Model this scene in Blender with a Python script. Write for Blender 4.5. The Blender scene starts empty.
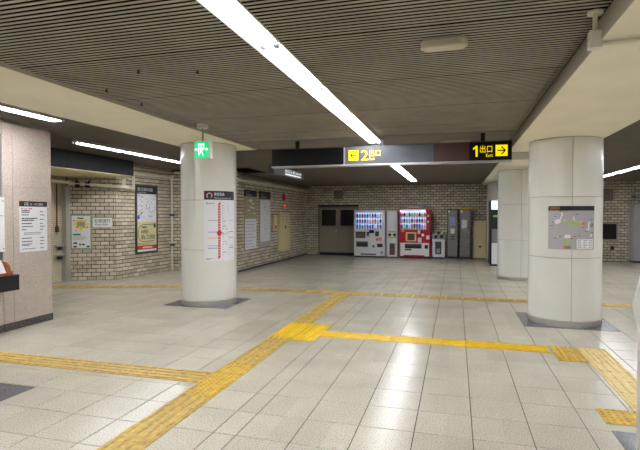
import bpy, math, random
from mathutils import Vector
random.seed(7)
S = bpy.context.scene
COL = S.collection
# ------------------------------------------------------------------ camera
F = 482.0; H = 1.55
PITCH = math.atan(10/F); YAW = math.atan(136/F*math.cos(PITCH))
cam = bpy.data.objects.new('camera', bpy.data.cameras.new('camera'))
COL.objects.link(cam)
cam.location = (0, 0, H)
cam.rotation_euler = (math.pi/2 - PITCH, 0, YAW)
cam.data.sensor_fit = 'HORIZONTAL'; cam.data.sensor_width = 36; cam.data.lens = F/640*36
cam.data.clip_start = 0.05
S.camera = cam
# ------------------------------------------------------------------ world, exposure
W = bpy.data.worlds.new('world'); S.world = W; W.use_nodes = True
W.node_tree.nodes['Background'].inputs[0].default_value = (.9, .95, 1, 1)
W.node_tree.nodes['Background'].inputs[1].default_value = 0.02
S.view_settings.view_transform = 'Standard'; S.view_settings.look = 'None'
S.view_settings.gamma = 1; S.view_settings.use_curve_mapping = False
S.view_settings.exposure = 0.92
TUBE = 30.0            # emission of the fluorescent tubes
# ------------------------------------------------------------------ pixel helpers (direction only; depth from the plane touched)
cy_, sy_, cp_, sp_ = math.cos(YAW), math.sin(YAW), math.cos(PITCH), math.sin(PITCH)
FW = (-sy_*cp_, cy_*cp_, -sp_); RT = (cy_, sy_, 0); UP = (-sy_*sp_, cy_*sp_, cp_)
def ray(x, y):
    a = (x-320)/F; b = (225-y)/F
    return [FW[i]+a*RT[i]+b*UP[i] for i in range(3)]
def zp(x, y, z=0):
    d = ray(x, y); t = (z-H)/d[2]; return d[0]*t, d[1]*t
def yp(x, y, Y):
    d = ray(x, y); t = Y/d[1]; return d[0]*t, H+d[2]*t
def xp(x, y, X):
    d = ray(x, y); t = X/d[0]; return d[1]*t, H+d[2]*t
def pj(X, Y, Z):
    v = (X, Y, Z-H); d = sum(v[i]*FW[i] for i in range(3))
    if d < .2: return None
    return 320+F*sum(v[i]*RT[i] for i in range(3))/d, 225-F*sum(v[i]*UP[i] for i in range(3))/d
def col_hit(cx, cy, R, x, y):
    d = ray(x, y); A = d[0]**2+d[1]**2; B = -(d[0]*cx+d[1]*cy); C = cx*cx+cy*cy-R*R
    t = (-B-math.sqrt(max(0, B*B-A*C)))/A
    return math.atan2(d[0]*t-cx, -(d[1]*t-cy)), H+d[2]*t
# ------------------------------------------------------------------ materials
def lin(c):
    return tuple(((v/255)/12.92 if v/255 <= .04045 else ((v/255+.055)/1.055)**2.4) for v in c) + (1,)
def mat(name, rgb, rough=.5, metal=0, emit=None, noise=0, scale=20, bump=0, spec=.5):
    m = bpy.data.materials.new(name); m.use_nodes = True
    nt = m.node_tree; b = nt.nodes['Principled BSDF']
    b.inputs['Base Color'].default_value = lin(rgb); b.inputs['Roughness'].default_value = rough
    b.inputs['Metallic'].default_value = metal; b.inputs['Specular IOR Level'].default_value = spec
    if emit:
        b.inputs['Emission Color'].default_value = lin(emit[0]); b.inputs['Emission Strength'].default_value = emit[1]
    if noise or bump:
        g = nt.nodes.new('ShaderNodeNewGeometry')
        n = nt.nodes.new('ShaderNodeTexNoise'); n.inputs['Scale'].default_value = scale; n.inputs['Detail'].default_value = 4
        nt.links.new(g.outputs['Position'], n.inputs['Vector'])
        if noise:
            r = nt.nodes.new('ShaderNodeValToRGB')
            lo = tuple(max(0, c*(1-noise)) for c in rgb); hi = tuple(min(255, c*(1+noise)) for c in rgb)
            r.color_ramp.elements[0].position = .3; r.color_ramp.elements[1].position = .7
            r.color_ramp.elements[0].color = lin(lo); r.color_ramp.elements[1].color = lin(hi)
            nt.links.new(n.outputs['Fac'], r.inputs['Fac']); nt.links.new(r.outputs['Color'], b.inputs['Base Color'])
        if bump:
            bp = nt.nodes.new('ShaderNodeBump'); bp.inputs['Strength'].default_value = bump; bp.inputs['Distance'].default_value = .01
            nt.links.new(n.outputs['Fac'], bp.inputs['Height']); nt.links.new(bp.outputs['Normal'], b.inputs['Normal'])
    return m
def speckle_mat(name, base, dark, light, rough, scale, cell=None, amount=.5):
    """terrazzo / granite: fine chips, slow mottling, a tone of its own for each tile"""
    m = bpy.data.materials.new(name); m.use_nodes = True
    nt = m.node_tree; N = nt.nodes; L = nt.links; b = N['Principled BSDF']
    b.inputs['Roughness'].default_value = rough
    g = N.new('ShaderNodeNewGeometry')
    n = N.new('ShaderNodeTexNoise'); n.inputs['Scale'].default_value = scale; n.inputs['Detail'].default_value = 3
    L.new(g.outputs['Position'], n.inputs['Vector'])
    r = N.new('ShaderNodeValToRGB'); e = r.color_ramp.elements
    e[0].position = .36; e[0].color = lin(dark); e[1].position = .66; e[1].color = lin(light)
    x = e.new(.46); x.color = lin(base); x = e.new(.56); x.color = lin(base)
    L.new(n.outputs['Fac'], r.inputs['Fac'])
    n2 = N.new('ShaderNodeTexNoise'); n2.inputs['Scale'].default_value = 1.7; n2.inputs['Detail'].default_value = 5
    L.new(g.outputs['Position'], n2.inputs['Vector'])
    mr = N.new('ShaderNodeMapRange'); mr.inputs['From Min'].default_value = .3; mr.inputs['From Max'].default_value = .7
    mr.inputs['To Min'].default_value = .9; mr.inputs['To Max'].default_value = 1.06
    L.new(n2.outputs['Fac'], mr.inputs['Value'])
    out = mr.outputs['Result']
    if cell:
        mp = N.new('ShaderNodeMapping'); mp.vector_type = 'POINT'
        mp.inputs['Location'].default_value = (cell[0], cell[1], 0); mp.inputs['Scale'].default_value = (cell[2], cell[3], 0)
        L.new(g.outputs['Position'], mp.inputs['Vector'])
        fl = N.new('ShaderNodeVectorMath'); fl.operation = 'FLOOR'; L.new(mp.outputs['Vector'], fl.inputs[0])
        wn = N.new('ShaderNodeTexWhiteNoise'); wn.noise_dimensions = '2D'; L.new(fl.outputs['Vector'], wn.inputs['Vector'])
        m2 = N.new('ShaderNodeMapRange'); m2.inputs['To Min'].default_value = .93; m2.inputs['To Max'].default_value = 1.03
        L.new(wn.outputs['Value'], m2.inputs['Value'])
        mu = N.new('ShaderNodeMath'); mu.operation = 'MULTIPLY'; L.new(out, mu.inputs[0]); L.new(m2.outputs['Result'], mu.inputs[1])
        out = mu.outputs['Value']
    mx = N.new('ShaderNodeMix'); mx.data_type = 'RGBA'; mx.blend_type = 'MULTIPLY'; mx.inputs[0].default_value = 1
    L.new(r.outputs['Color'], mx.inputs[6]); L.new(out, mx.inputs[7]); L.new(mx.outputs[2], b.inputs['Base Color'])
    return m
def tone_mat(name, lo, hi, rough):
    """colour picked by the piece's own 'tone' attribute (fired bricks differ one from another)"""
    m = bpy.data.materials.new(name); m.use_nodes = True
    nt = m.node_tree; N = nt.nodes; L = nt.links; b = N['Principled BSDF']; b.inputs['Roughness'].default_value = rough
    a = N.new('ShaderNodeAttribute'); a.attribute_name = 'tone'
    r = N.new('ShaderNodeValToRGB'); r.color_ramp.elements[0].color = lin(lo); r.color_ramp.elements[1].color = lin(hi)
    L.new(a.outputs['Fac'], r.inputs['Fac'])
    g = N.new('ShaderNodeNewGeometry'); n = N.new('ShaderNodeTexNoise'); n.inputs['Scale'].default_value = 40; n.inputs['Detail'].default_value = 4
    L.new(g.outputs['Position'], n.inputs['Vector'])
    mr = N.new('ShaderNodeMapRange'); mr.inputs['To Min'].default_value = .82; mr.inputs['To Max'].default_value = 1.18
    L.new(n.outputs['Fac'], mr.inputs['Value'])
    mx = N.new('ShaderNodeMix'); mx.data_type = 'RGBA'; mx.blend_type = 'MULTIPLY'; mx.inputs[0].default_value = 1
    L.new(r.outputs['Color'], mx.inputs[6]); L.new(mr.outputs['Result'], mx.inputs[7]); L.new(mx.outputs[2], b.inputs['Base Color'])
    return m
def grid_mat(name, rgb, joint, size, rough):
    """tiny mosaic tiles: joints from two wave-free modulo steps on world Y and Z"""
    m = bpy.data.materials.new(name); m.use_nodes = True
    nt = m.node_tree; N = nt.nodes; L = nt.links; b = N['Principled BSDF']; b.inputs['Roughness'].default_value = rough
    g = N.new('ShaderNodeNewGeometry'); sx = N.new('ShaderNodeSeparateXYZ'); L.new(g.outputs['Position'], sx.inputs[0])
    outs = []
    for ax in ('Y', 'Z'):
        d = N.new('ShaderNodeMath'); d.operation = 'DIVIDE'; d.inputs[1].default_value = size; L.new(sx.outputs[ax], d.inputs[0])
        f = N.new('ShaderNodeMath'); f.operation = 'FRACT'; L.new(d.outputs[0], f.inputs[0])
        c = N.new('ShaderNodeMath'); c.operation = 'GREATER_THAN'; c.inputs[1].default_value = .17; L.new(f.outputs[0], c.inputs[0]); outs.append(c)
    mu = N.new('ShaderNodeMath'); mu.operation = 'MULTIPLY'; L.new(outs[0].outputs[0], mu.inputs[0]); L.new(outs[1].outputs[0], mu.inputs[1])
    mx = N.new('ShaderNodeMix'); mx.data_type = 'RGBA'; mx.inputs[6].default_value = lin(joint); mx.inputs[7].default_value = lin(rgb)
    L.new(mu.outputs[0], mx.inputs[0]); L.new(mx.outputs[2], b.inputs['Base Color'])
    return m
M = {}
def C(name, *a, **k): M[name] = mat(name, *a, **k)
M['tile'] = speckle_mat('floor_terrazzo', (194, 187, 171), (160, 152, 136), (211, 205, 190), .225, 95, cell=(2.466*2.5, -3.466/.394, 2.5, 1/.394)); M['tile'].node_tree.nodes['Principled BSDF'].inputs['Specular IOR Level'].default_value = .24
M['stone'] = speckle_mat('dark_stone', (112, 112, 116), (84, 84, 88), (140, 140, 143), .22, 120)
M['granite'] = speckle_mat('pink_granite', (192, 178, 168), (162, 147, 137), (210, 197, 187), .35, 110)
M['plinth'] = speckle_mat('black_granite', (74, 72, 72), (36, 35, 36), (150, 146, 142), .25, 90)
M['brick'] = tone_mat('cream_brick', (182, 169, 146), (220, 209, 187), .34)
M['mosaic'] = grid_mat('mosaic_tile', (196, 184, 160), (112, 102, 88), .045, .35)
C('grout', (48, 44, 40), .8); C('mortar', (46, 39, 34), .85, noise=.12, scale=30)
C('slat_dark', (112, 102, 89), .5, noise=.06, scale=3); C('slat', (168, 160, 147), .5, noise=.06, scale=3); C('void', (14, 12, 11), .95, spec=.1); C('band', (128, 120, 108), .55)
C('soffit', (247, 240, 217), .6, noise=.02, scale=2); C('fascia', (176, 168, 150), .4)
C('panel', (226, 224, 216), .22, noise=.012, scale=2); C('joint', (150, 147, 140), .5)
C('steel', (205, 204, 200), .34, metal=1, noise=.05, scale=60); C('alu', (190, 190, 190), .35, metal=.8)
C('yellow', (190, 154, 54), .5, noise=.1, scale=14); C('yellow_bar', (176, 146, 74), .5, noise=.12, scale=20)
C('yellow_new', (212, 172, 14), .45, noise=.05, scale=14); C('yellow_worn', (216, 192, 128), .5, noise=.08, scale=20)
C('white', (232, 232, 232), .45); C('paper', (228, 228, 232), .6); C('black', (18, 18, 20), .4); C('ink', (44, 42, 46), .7)
C('navy', (26, 26, 38), .35); C('grey', (128, 128, 126), .45); C('midgrey', (150, 150, 150), .4); C('darkgrey', (66, 66, 70), .45)
C('maproom', (172, 170, 174), .5); C('green', (168, 190, 110), .6); C('deepgreen', (40, 92, 52), .6); C('orange', (222, 130, 50), .6)
C('red', (190, 30, 44), .35); C('blue', (50, 100, 190), .5); C('lilac', (150, 150, 200), .6); C('tan', (222, 208, 160), .6); C('redband', (206, 70, 36), .6)
C('bulk', (20, 20, 22), .7, spec=.15, noise=.05, scale=3); C('pipe', (230, 226, 208), .45); C('brown', (110, 66, 42), .5); C('wood', (150, 84, 40), .4, noise=.15, scale=12)
C('door', (150, 140, 122), .45); C('doorframe', (120, 112, 98), .5); C('glass_dark', (12, 12, 14), .12)
C('beige', (212, 198, 152), .5); C('machine', (224, 226, 230), .35); C('machine_red', (186, 18, 34), .32); C('locker', (132, 130, 126), .4)
C('silver', (190, 192, 196), .3, metal=.4); C('sage', (150, 160, 130), .5); C('poster_yellow', (232, 212, 110), .6); C('teal', (60, 140, 130), .6)
C('oldmap', (176, 164, 134), .6); C('purple', (120, 70, 120), .6); C('pink', (226, 150, 170), .6)
C('sign_grey', (84, 87, 92), .42, spec=.3); C('sign_black', (9, 9, 11), .3, spec=.3); C('sign_maroon', (74, 42, 42), .4)  # sign_grey: reflected light on the middle panel put into its base colour
C('sign_yellow', (255, 220, 0), .4, emit=((255, 222, 0), .42)); C('lens_cream', (205, 198, 176), .4)
C('exit_green', (0, 190, 110), .4, emit=((0, 205, 120), .42)); C('lit_white', (240, 244, 250), .4, emit=((235, 244, 255), .6))
C('vend_back', (200, 215, 240), .4, emit=((170, 200, 255), .75)); C('led_red', (255, 60, 50), .4, emit=((255, 60, 40), 1.0))
C('tube', (255, 255, 255), .4, emit=((244, 247, 253), TUBE)); C('tube_dim', (255, 255, 255), .4, emit=((244, 247, 253), TUBE*.6)); C('reflector', (245, 245, 242), .35); C('stand_white', (250, 248, 243), .4); C('socket', (112, 112, 110), .5); C('housing', (214, 210, 200), .4)  # second tube emits less, to keep the back of the hall dimmer
C('yellow_tag', (230, 190, 40), .5); C('leaf_red', (170, 60, 60), .5)
# ------------------------------------------------------------------ builders
def tag(o, label=None, cat=None, group=None, kind=None):
    if label: o['label'] = label
    if cat: o['category'] = cat
    if group: o['group'] = group
    if kind: o['kind'] = kind
    return o
def thing(name, label, cat, loc=(0, 0, 0), group=None):
    o = bpy.data.objects.new(name, None); COL.objects.link(o); o.location = loc; o.empty_display_size = .1
    o['wloc'] = list(loc)
    return tag(o, label, cat, group)
def struct(name, label, loc=(0, 0, 0)):
    o = bpy.data.objects.new(name, None); COL.objects.link(o); o.location = loc; o.empty_display_size = .1
    o['wloc'] = list(loc)
    return tag(o, label, None, None, 'structure')
def wloc(o):
    return Vector(o['wloc']) if o is not None and 'wloc' in o else Vector((0, 0, 0))
class MB:
    def __init__(s, xf=None): s.v = []; s.f = []; s.t = []; s.xf = xf
    def add(s, vs, fs, tone=.5):
        k = len(s.v); s.v += [tuple(p) for p in vs]; s.f += [tuple(i+k for i in f) for f in fs]; s.t += [tone]*len(fs); return s
    def box(s, x0, x1, y0, y1, z0, z1):
        return s.add([(x0,y0,z0),(x1,y0,z0),(x1,y1,z0),(x0,y1,z0),(x0,y0,z1),(x1,y0,z1),(x1,y1,z1),(x0,y1,z1)],
                     [(0,3,2,1),(4,5,6,7),(0,1,5,4),(1,2,6,5),(2,3,7,6),(3,0,4,7)])
    def bbox(s, x0, x1, y0, y1, z0, z1, b=.01):
        """box with its vertical edges and its top rim chamfered"""
        def ring(i, z): return [(x0+i+b,y0+i,z),(x1-i-b,y0+i,z),(x1-i,y0+i+b,z),(x1-i,y1-i-b,z),(x1-i-b,y1-i,z),(x0+i+b,y1-i,z),(x0+i,y1-i-b,z),(x0+i,y0+i+b,z)]
        vs = ring(0,z0)+ring(0,z1-b)+ring(b,z1); fs = [tuple(range(7,-1,-1)), tuple(range(16,24))]
        for r in (0, 8):
            for i in range(8): j = (i+1) % 8; fs.append((r+i, r+j, r+8+j, r+8+i))
        return s.add(vs, fs)
    def rect(s, u0, u1, v0, v1, d=0, n=1):
        """flat print in (u, depth, v): faces -Y in the local frame"""
        vs = []; fs = []
        for i in range(n+1):
            u = u0+(u1-u0)*i/n; vs += [(u, -d, v0), (u, -d, v1)]
        for i in range(n): fs.append((2*i, 2*i+2, 2*i+3, 2*i+1))
        return s.add(vs, fs)
    def poly(s, pts, d=0):
        return s.add([(u, -d, v) for u, v in pts], [tuple(range(len(pts)))])
    def slab(s, u0, u1, v0, v1, d0, d1, n=1):
        """box in (u, depth, v) with n steps in u, so it can follow a curve"""
        vs = []; fs = []
        for i in range(n+1):
            u = u0+(u1-u0)*i/n; vs += [(u,-d1,v0),(u,-d1,v1),(u,-d0,v1),(u,-d0,v0)]
        for i in range(n):
            a = 4*i; b = a+4
            for k in range(4): l = (k+1) % 4; fs.append((a+k, b+k, b+l, a+l))
        fs += [(0,1,2,3), (4*n+3,4*n+2,4*n+1,4*n)]
        return s.add(vs, fs)
    def cyl(s, p0, p1, r, n=10, r1=None, cap=True):
        p0, p1 = Vector(p0), Vector(p1); r1 = r if r1 is None else r1
        ax = (p1-p0).normalized(); a = ax.orthogonal().normalized(); b = ax.cross(a)
        vs = [p0+(a*math.cos(2*math.pi*i/n)+b*math.sin(2*math.pi*i/n))*r for i in range(n)]
        vs += [p1+(a*math.cos(2*math.pi*i/n)+b*math.sin(2*math.pi*i/n))*r1 for i in range(n)]
        fs = [(i, (i+1) % n, n+(i+1) % n, n+i) for i in range(n)]
        if cap: fs += [tuple(range(n-1,-1,-1)), tuple(range(n, 2*n))]
        return s.add(vs, fs)
    def prism(s, pts, z0, z1):
        n = len(pts)
        return s.add([(x,y,z0) for x,y in pts]+[(x,y,z1) for x,y in pts],
            [tuple(range(n-1,-1,-1)), tuple(range(n,2*n))]+[(i,(i+1)%n,n+(i+1)%n,n+i) for i in range(n)])
    def lathe(s, prof, n=16, c=(0,0)):
        k = len(prof); vs = []
        for i in range(n):
            a = 2*math.pi*i/n
            vs += [(c[0]+r*math.cos(a), c[1]+r*math.sin(a), z) for r, z in prof]
        fs = []
        for i in range(n):
            j = (i+1) % n
            for q in range(k-1): fs.append((i*k+q, j*k+q, j*k+q+1, i*k+q+1))
        fs.append(tuple(i*k+k-1 for i in range(n))); fs.append(tuple(i*k for i in range(n-1,-1,-1)))
        return s.add(vs, fs)
    def text(s, body, u, v, size, d=0, fit=None, align='l'):
        """lettering in the (u, v) plane; fit = wanted width"""
        tv, tf, w = text_mesh(body)
        k = size; kx = k if fit is None else fit/max(w, 1e-6)
        off = 0 if align == 'l' else (-w*kx/2 if align == 'c' else -w*kx)
        return s.add([(u+off+x*kx, -d, v+y*k) for x, y in tv], tf)
    def mesh(s, name, off=Vector((0,0,0)), tone=False, smooth=False):
        vs = [s.xf(p) for p in s.v] if s.xf else s.v
        me = bpy.data.meshes.new(name); me.from_pydata([tuple(Vector(p)-off) for p in vs], [], s.f)
        if tone:
            a = me.attributes.new('tone', 'FLOAT', 'FACE')
            for i, t in enumerate(s.t): a.data[i].value = t
        if smooth:
            for p in me.polygons: p.use_smooth = True
        me.update(); return me
    def build(s, name, m, parent=None, origin=None, tone=False, smooth=False, root=None, kind=None, label=None):
        """one mesh object; parent = the thing or part it belongs to"""
        r = root if root is not None else parent
        off = Vector(origin) if origin is not None else wloc(r)
        me = s.mesh(name, off, tone, smooth); me.materials.append(M[m])
        o = bpy.data.objects.new(name, me); COL.objects.link(o)
        if parent is not None:
            o.parent = parent
            o['wloc'] = list(off)
        else: o.location = off
        if parent is None: o['wloc'] = list(off)
        if kind: o['kind'] = kind
        if label: o['label'] = label
        return o
_tc = {}
def text_mesh(body):
    if body not in _tc:
        c = bpy.data.curves.new('lettering', 'FONT'); c.body = body; c.resolution_u = 2; c.size = 1
        o = bpy.data.objects.new('lettering', c); COL.objects.link(o)
        me = bpy.data.meshes.new_from_object(o.evaluated_get(bpy.context.evaluated_depsgraph_get()))
        xs = [v.co.x for v in me.vertices]; x0 = min(xs) if xs else 0
        _tc[body] = ([(v.co.x-x0, v.co.y) for v in me.vertices], [tuple(p.vertices) for p in me.polygons], (max(xs)-x0) if xs else 1)
        bpy.data.objects.remove(o); bpy.data.curves.remove(c); bpy.data.meshes.remove(me)
    return _tc[body]
def dup(mesh, name, loc, parent, rot=0):
    o = bpy.data.objects.new(name, mesh); COL.objects.link(o); o.parent = parent
    o.location = Vector(loc)-wloc(parent); o.rotation_euler = (0, 0, rot); return o
def frame(P, u, n):
    """local (u, -depth, z) -> world; u along the wall, n out of it"""
    return lambda p: (P[0]+u[0]*p[0]-n[0]*p[1], P[1]+u[1]*p[0]-n[1]*p[1], p[2])
def wrap(cx, cy, R):
    return lambda p: (cx+(R-p[1])*math.sin(p[0]/R), cy-(R-p[1])*math.cos(p[0]/R), p[2])
def dashes(mb, u0, u1, v0, v1, rows, d, h=.35, words=5, fill=.8, rnd=random):
    """rows of unreadable small print as little bars"""
    st = (v1-v0)/rows
    for r in range(rows):
        v = v1-(r+.5)*st; u = u0; end = u0+(u1-u0)*rnd.uniform(fill*.7, min(1, fill*1.2))
        while u < end-1e-4:
            w = min(end-u, (u1-u0)/words*rnd.uniform(.5, 1.1)); mb.rect(u, u+w*.85, v-st*h/2, v+st*h/2, d); u += w
    return mb

# ================================================================== FLOOR
CEIL = 2.80; LOW = 2.67; SOF_R = 2.62; SOF_L = 2.775
YB = 18.2            # back wall
XL = -5.68           # left brick wall
floor = MB().box(-12, 8, -6, 18.6, -.2, -.004).build('floor', 'grout')
tag(floor, 'pale speckled terrazzo tile floor with yellow tactile paving', kind='structure')
xe = sorted([-2.466-.4*k for k in range(24)] + [-2.269, -1.985, -1.659] + [-1.485+.4015*k for k in range(24)])
ye = [3.466+.394*k for k in range(-24, 38)]
cells = []
for i in range(len(xe)-1):
    for j in range(len(ye)-1):
        x0, x1, y0, y1 = xe[i], xe[i+1], ye[j], ye[j+1]
        if y1 > YB+.3: continue
        ps = [pj(x, y, 0) for x in (x0, x1) for y in (y0, y1)]
        area = 0
        if all(ps):
            ax = [max(0, min(640, p[0])) for p in ps]; ay = [max(0, min(450, p[1])) for p in ps]
            area = (max(ax)-min(ax))*(max(ay)-min(ay))
        covered = (i == xe.index(-2.269))
        cells.append((0 if covered else area, x0, x1, y0, y1))
cells.sort(key=lambda c: -c[0])
def tile_geo(mb, x0, x1, y0, y1, z=0.0, g=.003, b=.003):
    a = (x0+g, x1-g, y0+g, y1-g); c = (x0+g+b, x1-g-b, y0+g+b, y1-g-b)
    return mb.add([(a[0],a[2],z-.012),(a[1],a[2],z-.012),(a[1],a[3],z-.012),(a[0],a[3],z-.012),(a[0],a[2],z-.002),(a[1],a[2],z-.002),(a[1],a[3],z-.002),(a[0],a[3],z-.002),
                   (c[0],c[2],z),(c[1],c[2],z),(c[1],c[3],z),(c[0],c[3],z)],
                  [(0,1,5,4),(1,2,6,5),(2,3,7,6),(3,0,4,7),(4,5,9,8),(5,6,10,9),(6,7,11,10),(7,4,8,11),(8,9,10,11)])
tm = {}
field = MB()
for k, (ar, x0, x1, y0, y1) in enumerate(cells):
    if k < 300:
        key = round(x1-x0, 4)
        if key not in tm:
            w = (x1-x0)/2; h = (y1-y0)/2
            tm[key] = tile_geo(MB(), -w, w, -h, h).mesh('tile'); tm[key].materials.append(M['tile'])
        dup(tm[key], 'tile', ((x0+x1)/2, (y0+y1)/2, 0), floor)
    else: tile_geo(field, x0, x1, y0, y1)
field.build('tile_field', 'tile', floor, kind='stuff')
# dark stone slabs round the columns
COLS_R = [(1.53, 2.95), (1.52, 7.72), (1.47, 12.6), (1.485, 17.15)]
COLS_L = [(-4.23, 2.95), (-4.23, 7.72)]
for cx, cy in COLS_R[:2] + COLS_L:
    for ix in range(3):
        w = .4
        MB().bbox(cx-.6+ix*w+.002, cx-.6+(ix+1)*w-.002, cy-.52, cy+.5, -.01, .003, .0015).build('stone_slab', 'stone', floor)
for ix in range(2): MB().bbox(1.085+.4*ix, 1.481+.4*ix, 3.01, 3.40, -.01, .004, .0015).build('stone_slab', 'stone', floor); MB().bbox(1.085+.4*ix, 1.481+.4*ix, 3.404, 3.87, -.01, .004, .0015).build('stone_slab', 'stone', floor)
# tactile paving ----------------------------------------------------
T = .298
def tact_base(mb): return mb.bbox(-T/2, T/2, -T/2, T/2, 0, .006, .002)
def bar_mesh(mat_name):
    mb = tact_base(MB())
    for k in range(4):
        y = -T/2+T*(k+.5)/4
        x0, x1 = -T/2+.012, T/2-.012
        mb.add([(x0,y-.017,.005),(x1,y-.017,.005),(x1,y+.017,.005),(x0,y+.017,.005),(x0+.005,y-.011,.012),(x1-.005,y-.011,.012),(x1-.005,y+.011,.012),(x0+.005,y+.011,.012)],
               [(4,5,6,7),(0,1,5,4),(1,2,6,5),(2,3,7,6),(3,0,4,7)])
    me = mb.mesh('tactile_bar_tile'); me.materials.append(M[mat_name]); return me
def dot_mesh(mat_name, n=6):
    mb = tact_base(MB())
    for i in range(n):
        for j in range(n):
            x = -T/2+T*(i+.5)/n; y = -T/2+T*(j+.5)/n
            mb.cyl((x, y, .005), (x, y, .0115), T/n*.33, 8, T/n*.2)
    me = mb.mesh('tactile_dot_tile'); me.materials.append(M[mat_name]); return me
bar_old, bar_new, bar_worn = bar_mesh('yellow_bar'), bar_mesh('yellow_new'), bar_mesh('yellow_worn')
dot_old, dot_new, dot_worn = dot_mesh('yellow'), dot_mesh('yellow_new', 5), dot_mesh('yellow_worn')
HP = math.pi/2; ZT = .001
XS = -2.127
y = 3.665-.3*7+.15
while y < 3.6: dup(bar_old, 'tactile_bar_tile', (XS, y, ZT), floor, HP); y += .3
for k in range(3): dup(dot_old, 'tactile_dot_tile', (XS, 3.79+.3*k, ZT), floor)
y = 4.69
while y < 5.6: dup(bar_old, 'tactile_bar_tile', (XS, y, ZT), floor, HP); y += .3
for i in range(2):
    for j in range(3): dup(dot_new, 'tactile_dot_tile', (XS+.305*i, 5.77+.3*j, ZT), floor)
y = 6.67
while y < 9.15: dup(bar_old, 'tactile_bar_tile', (XS, y, ZT), floor, HP); y += .3
for k in range(3): dup(dot_old, 'tactile_dot_tile', (XS-.3+.3*k, 9.3, ZT), floor)
for k in range(11): dup(bar_old, 'tactile_bar_tile', (XS-.3-.3*k, 4.09, ZT), floor)
for k in range(9): dup(bar_new, 'tactile_bar_tile', (-1.52+.3*k, 6.03, ZT), floor)
for i in range(2):
    for j in range(2): dup(dot_worn if i else dot_old, 'tactile_dot_tile', (1.21+.3*i, 5.75+.3*j, ZT), floor)
for k in range(9): dup(bar_worn, 'tactile_bar_tile', (1.51, 5.45-.3*k, ZT), floor, HP)
dup(dot_old, 'tactile_dot_tile', (1.23, 4.14, ZT), floor)
for k in range(24): dup(bar_old, 'tactile_bar_tile', (XS+.6+.3*k, 9.3, ZT), floor)
for k in range(10): dup(bar_old, 'tactile_bar_tile', (XS-.6-.3*k, 9.3, ZT), floor)
bx, by, ba = -5.55, 9.26, math.radians(18)
for k in range(11): dup(bar_old, 'tactile_bar_tile', (bx-.3*k*math.cos(ba), by-.3*k*math.sin(ba), ZT), floor, ba)

# ================================================================== CEILING
ceiling = struct('ceiling', 'dark slatted ceiling with cream soffits and recessed light strips', (0, 0, CEIL))
XM0, XM1 = -3.61, .88            # main hall between the two beams
LX = -1.345                       # light strip
MB().box(-12, 8, -6, 18.6, 2.90, 3.05).build('backing_board', 'void', ceiling)
def slat_m(x0, x1, z):
    return MB().box(x0, x1, -.012, .012, 0, .0025)
sl = slat_m(XM0+.01, LX-.115, 0).mesh('slat'); sl.materials.append(M['slat'])
sr = slat_m(LX+.115, XM1-.01, 0).mesh('slat'); sr.materials.append(M['slat'])
y = .9; k = 0; ys = []
while y < 7.64:
    ys.append(y); y += .05; k += 1
    if k % 24 == 0: y += .010
for y in ys:
    dup(sl, 'slat', (0, y, CEIL), ceiling); dup(sr, 'slat', (0, y, CEIL), ceiling)
fieldm = MB()
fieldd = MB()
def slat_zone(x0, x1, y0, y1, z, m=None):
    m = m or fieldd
    y = y0+.025
    while y < y1:
        m.box(x0, x1, y-.013, y+.013, z, z+.0025); y += .05
slat_zone(XM0+.01, LX-.115, -6, .88, CEIL, fieldm); slat_zone(LX+.115, XM1-.01, -6, .88, CEIL, fieldm)
for xa, xb_ in ((-12, -6.46), (-6.24, -5.24), (-5.02, -4.78)): slat_zone(xa, xb_, -6, 11.9, CEIL)
slat_zone(-6.46, -6.24, -6, 6.92, CEIL); slat_zone(-6.46, -6.24, 10.71, 11.9, CEIL); slat_zone(-5.24, -5.02, 5.32, 11.9, CEIL)
slat_zone(-4.77, LX-.12, 8.62, 11.92, LOW); slat_zone(XL, LX-.12, 11.92, YB, LOW); slat_zone(LX+.12, XM1-.01, 8.62, YB, LOW); slat_zone(LX-.12, LX+.12, 16.45, YB, LOW)
slat_zone(1.98, 4.01, -6, YB, LOW); slat_zone(4.23, 8, -6, YB, LOW); slat_zone(4.01, 4.23, 16.01, YB, LOW); slat_zone(4.01, 4.23, -6, -1.6, LOW)
fieldm.build('slat_field', 'slat', ceiling, kind='stuff'); fieldd.build('slat_field', 'slat_dark', ceiling, kind='stuff')
MB().box(XM0, LX-.115, 7.66, 8.6, CEIL, CEIL+.05).build('plain_band', 'band', ceiling)
MB().box(LX+.115, XM1, 7.66, 8.6, CEIL, CEIL+.05).build('plain_band', 'band', ceiling)
MB().box(-4.77, XM1, 8.6, 8.62, LOW, CEIL+.1).build('step_face', 'band', ceiling)
MB().box(-4.77, XM1, 8.62, 11.92, LOW+.05, LOW+.07).build('low_backing', 'void', ceiling)
MB().box(XL, XM1, 11.92, YB, LOW+.05, LOW+.07).build('low_backing', 'void', ceiling)
MB().box(-4.79, -4.77, 8.44, 11.92, LOW, CEIL+.1).build('step_face', 'band', ceiling)
MB().box(1.98, 8, -6, YB, LOW+.05, LOW+.07).build('low_backing', 'void', ceiling)
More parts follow.
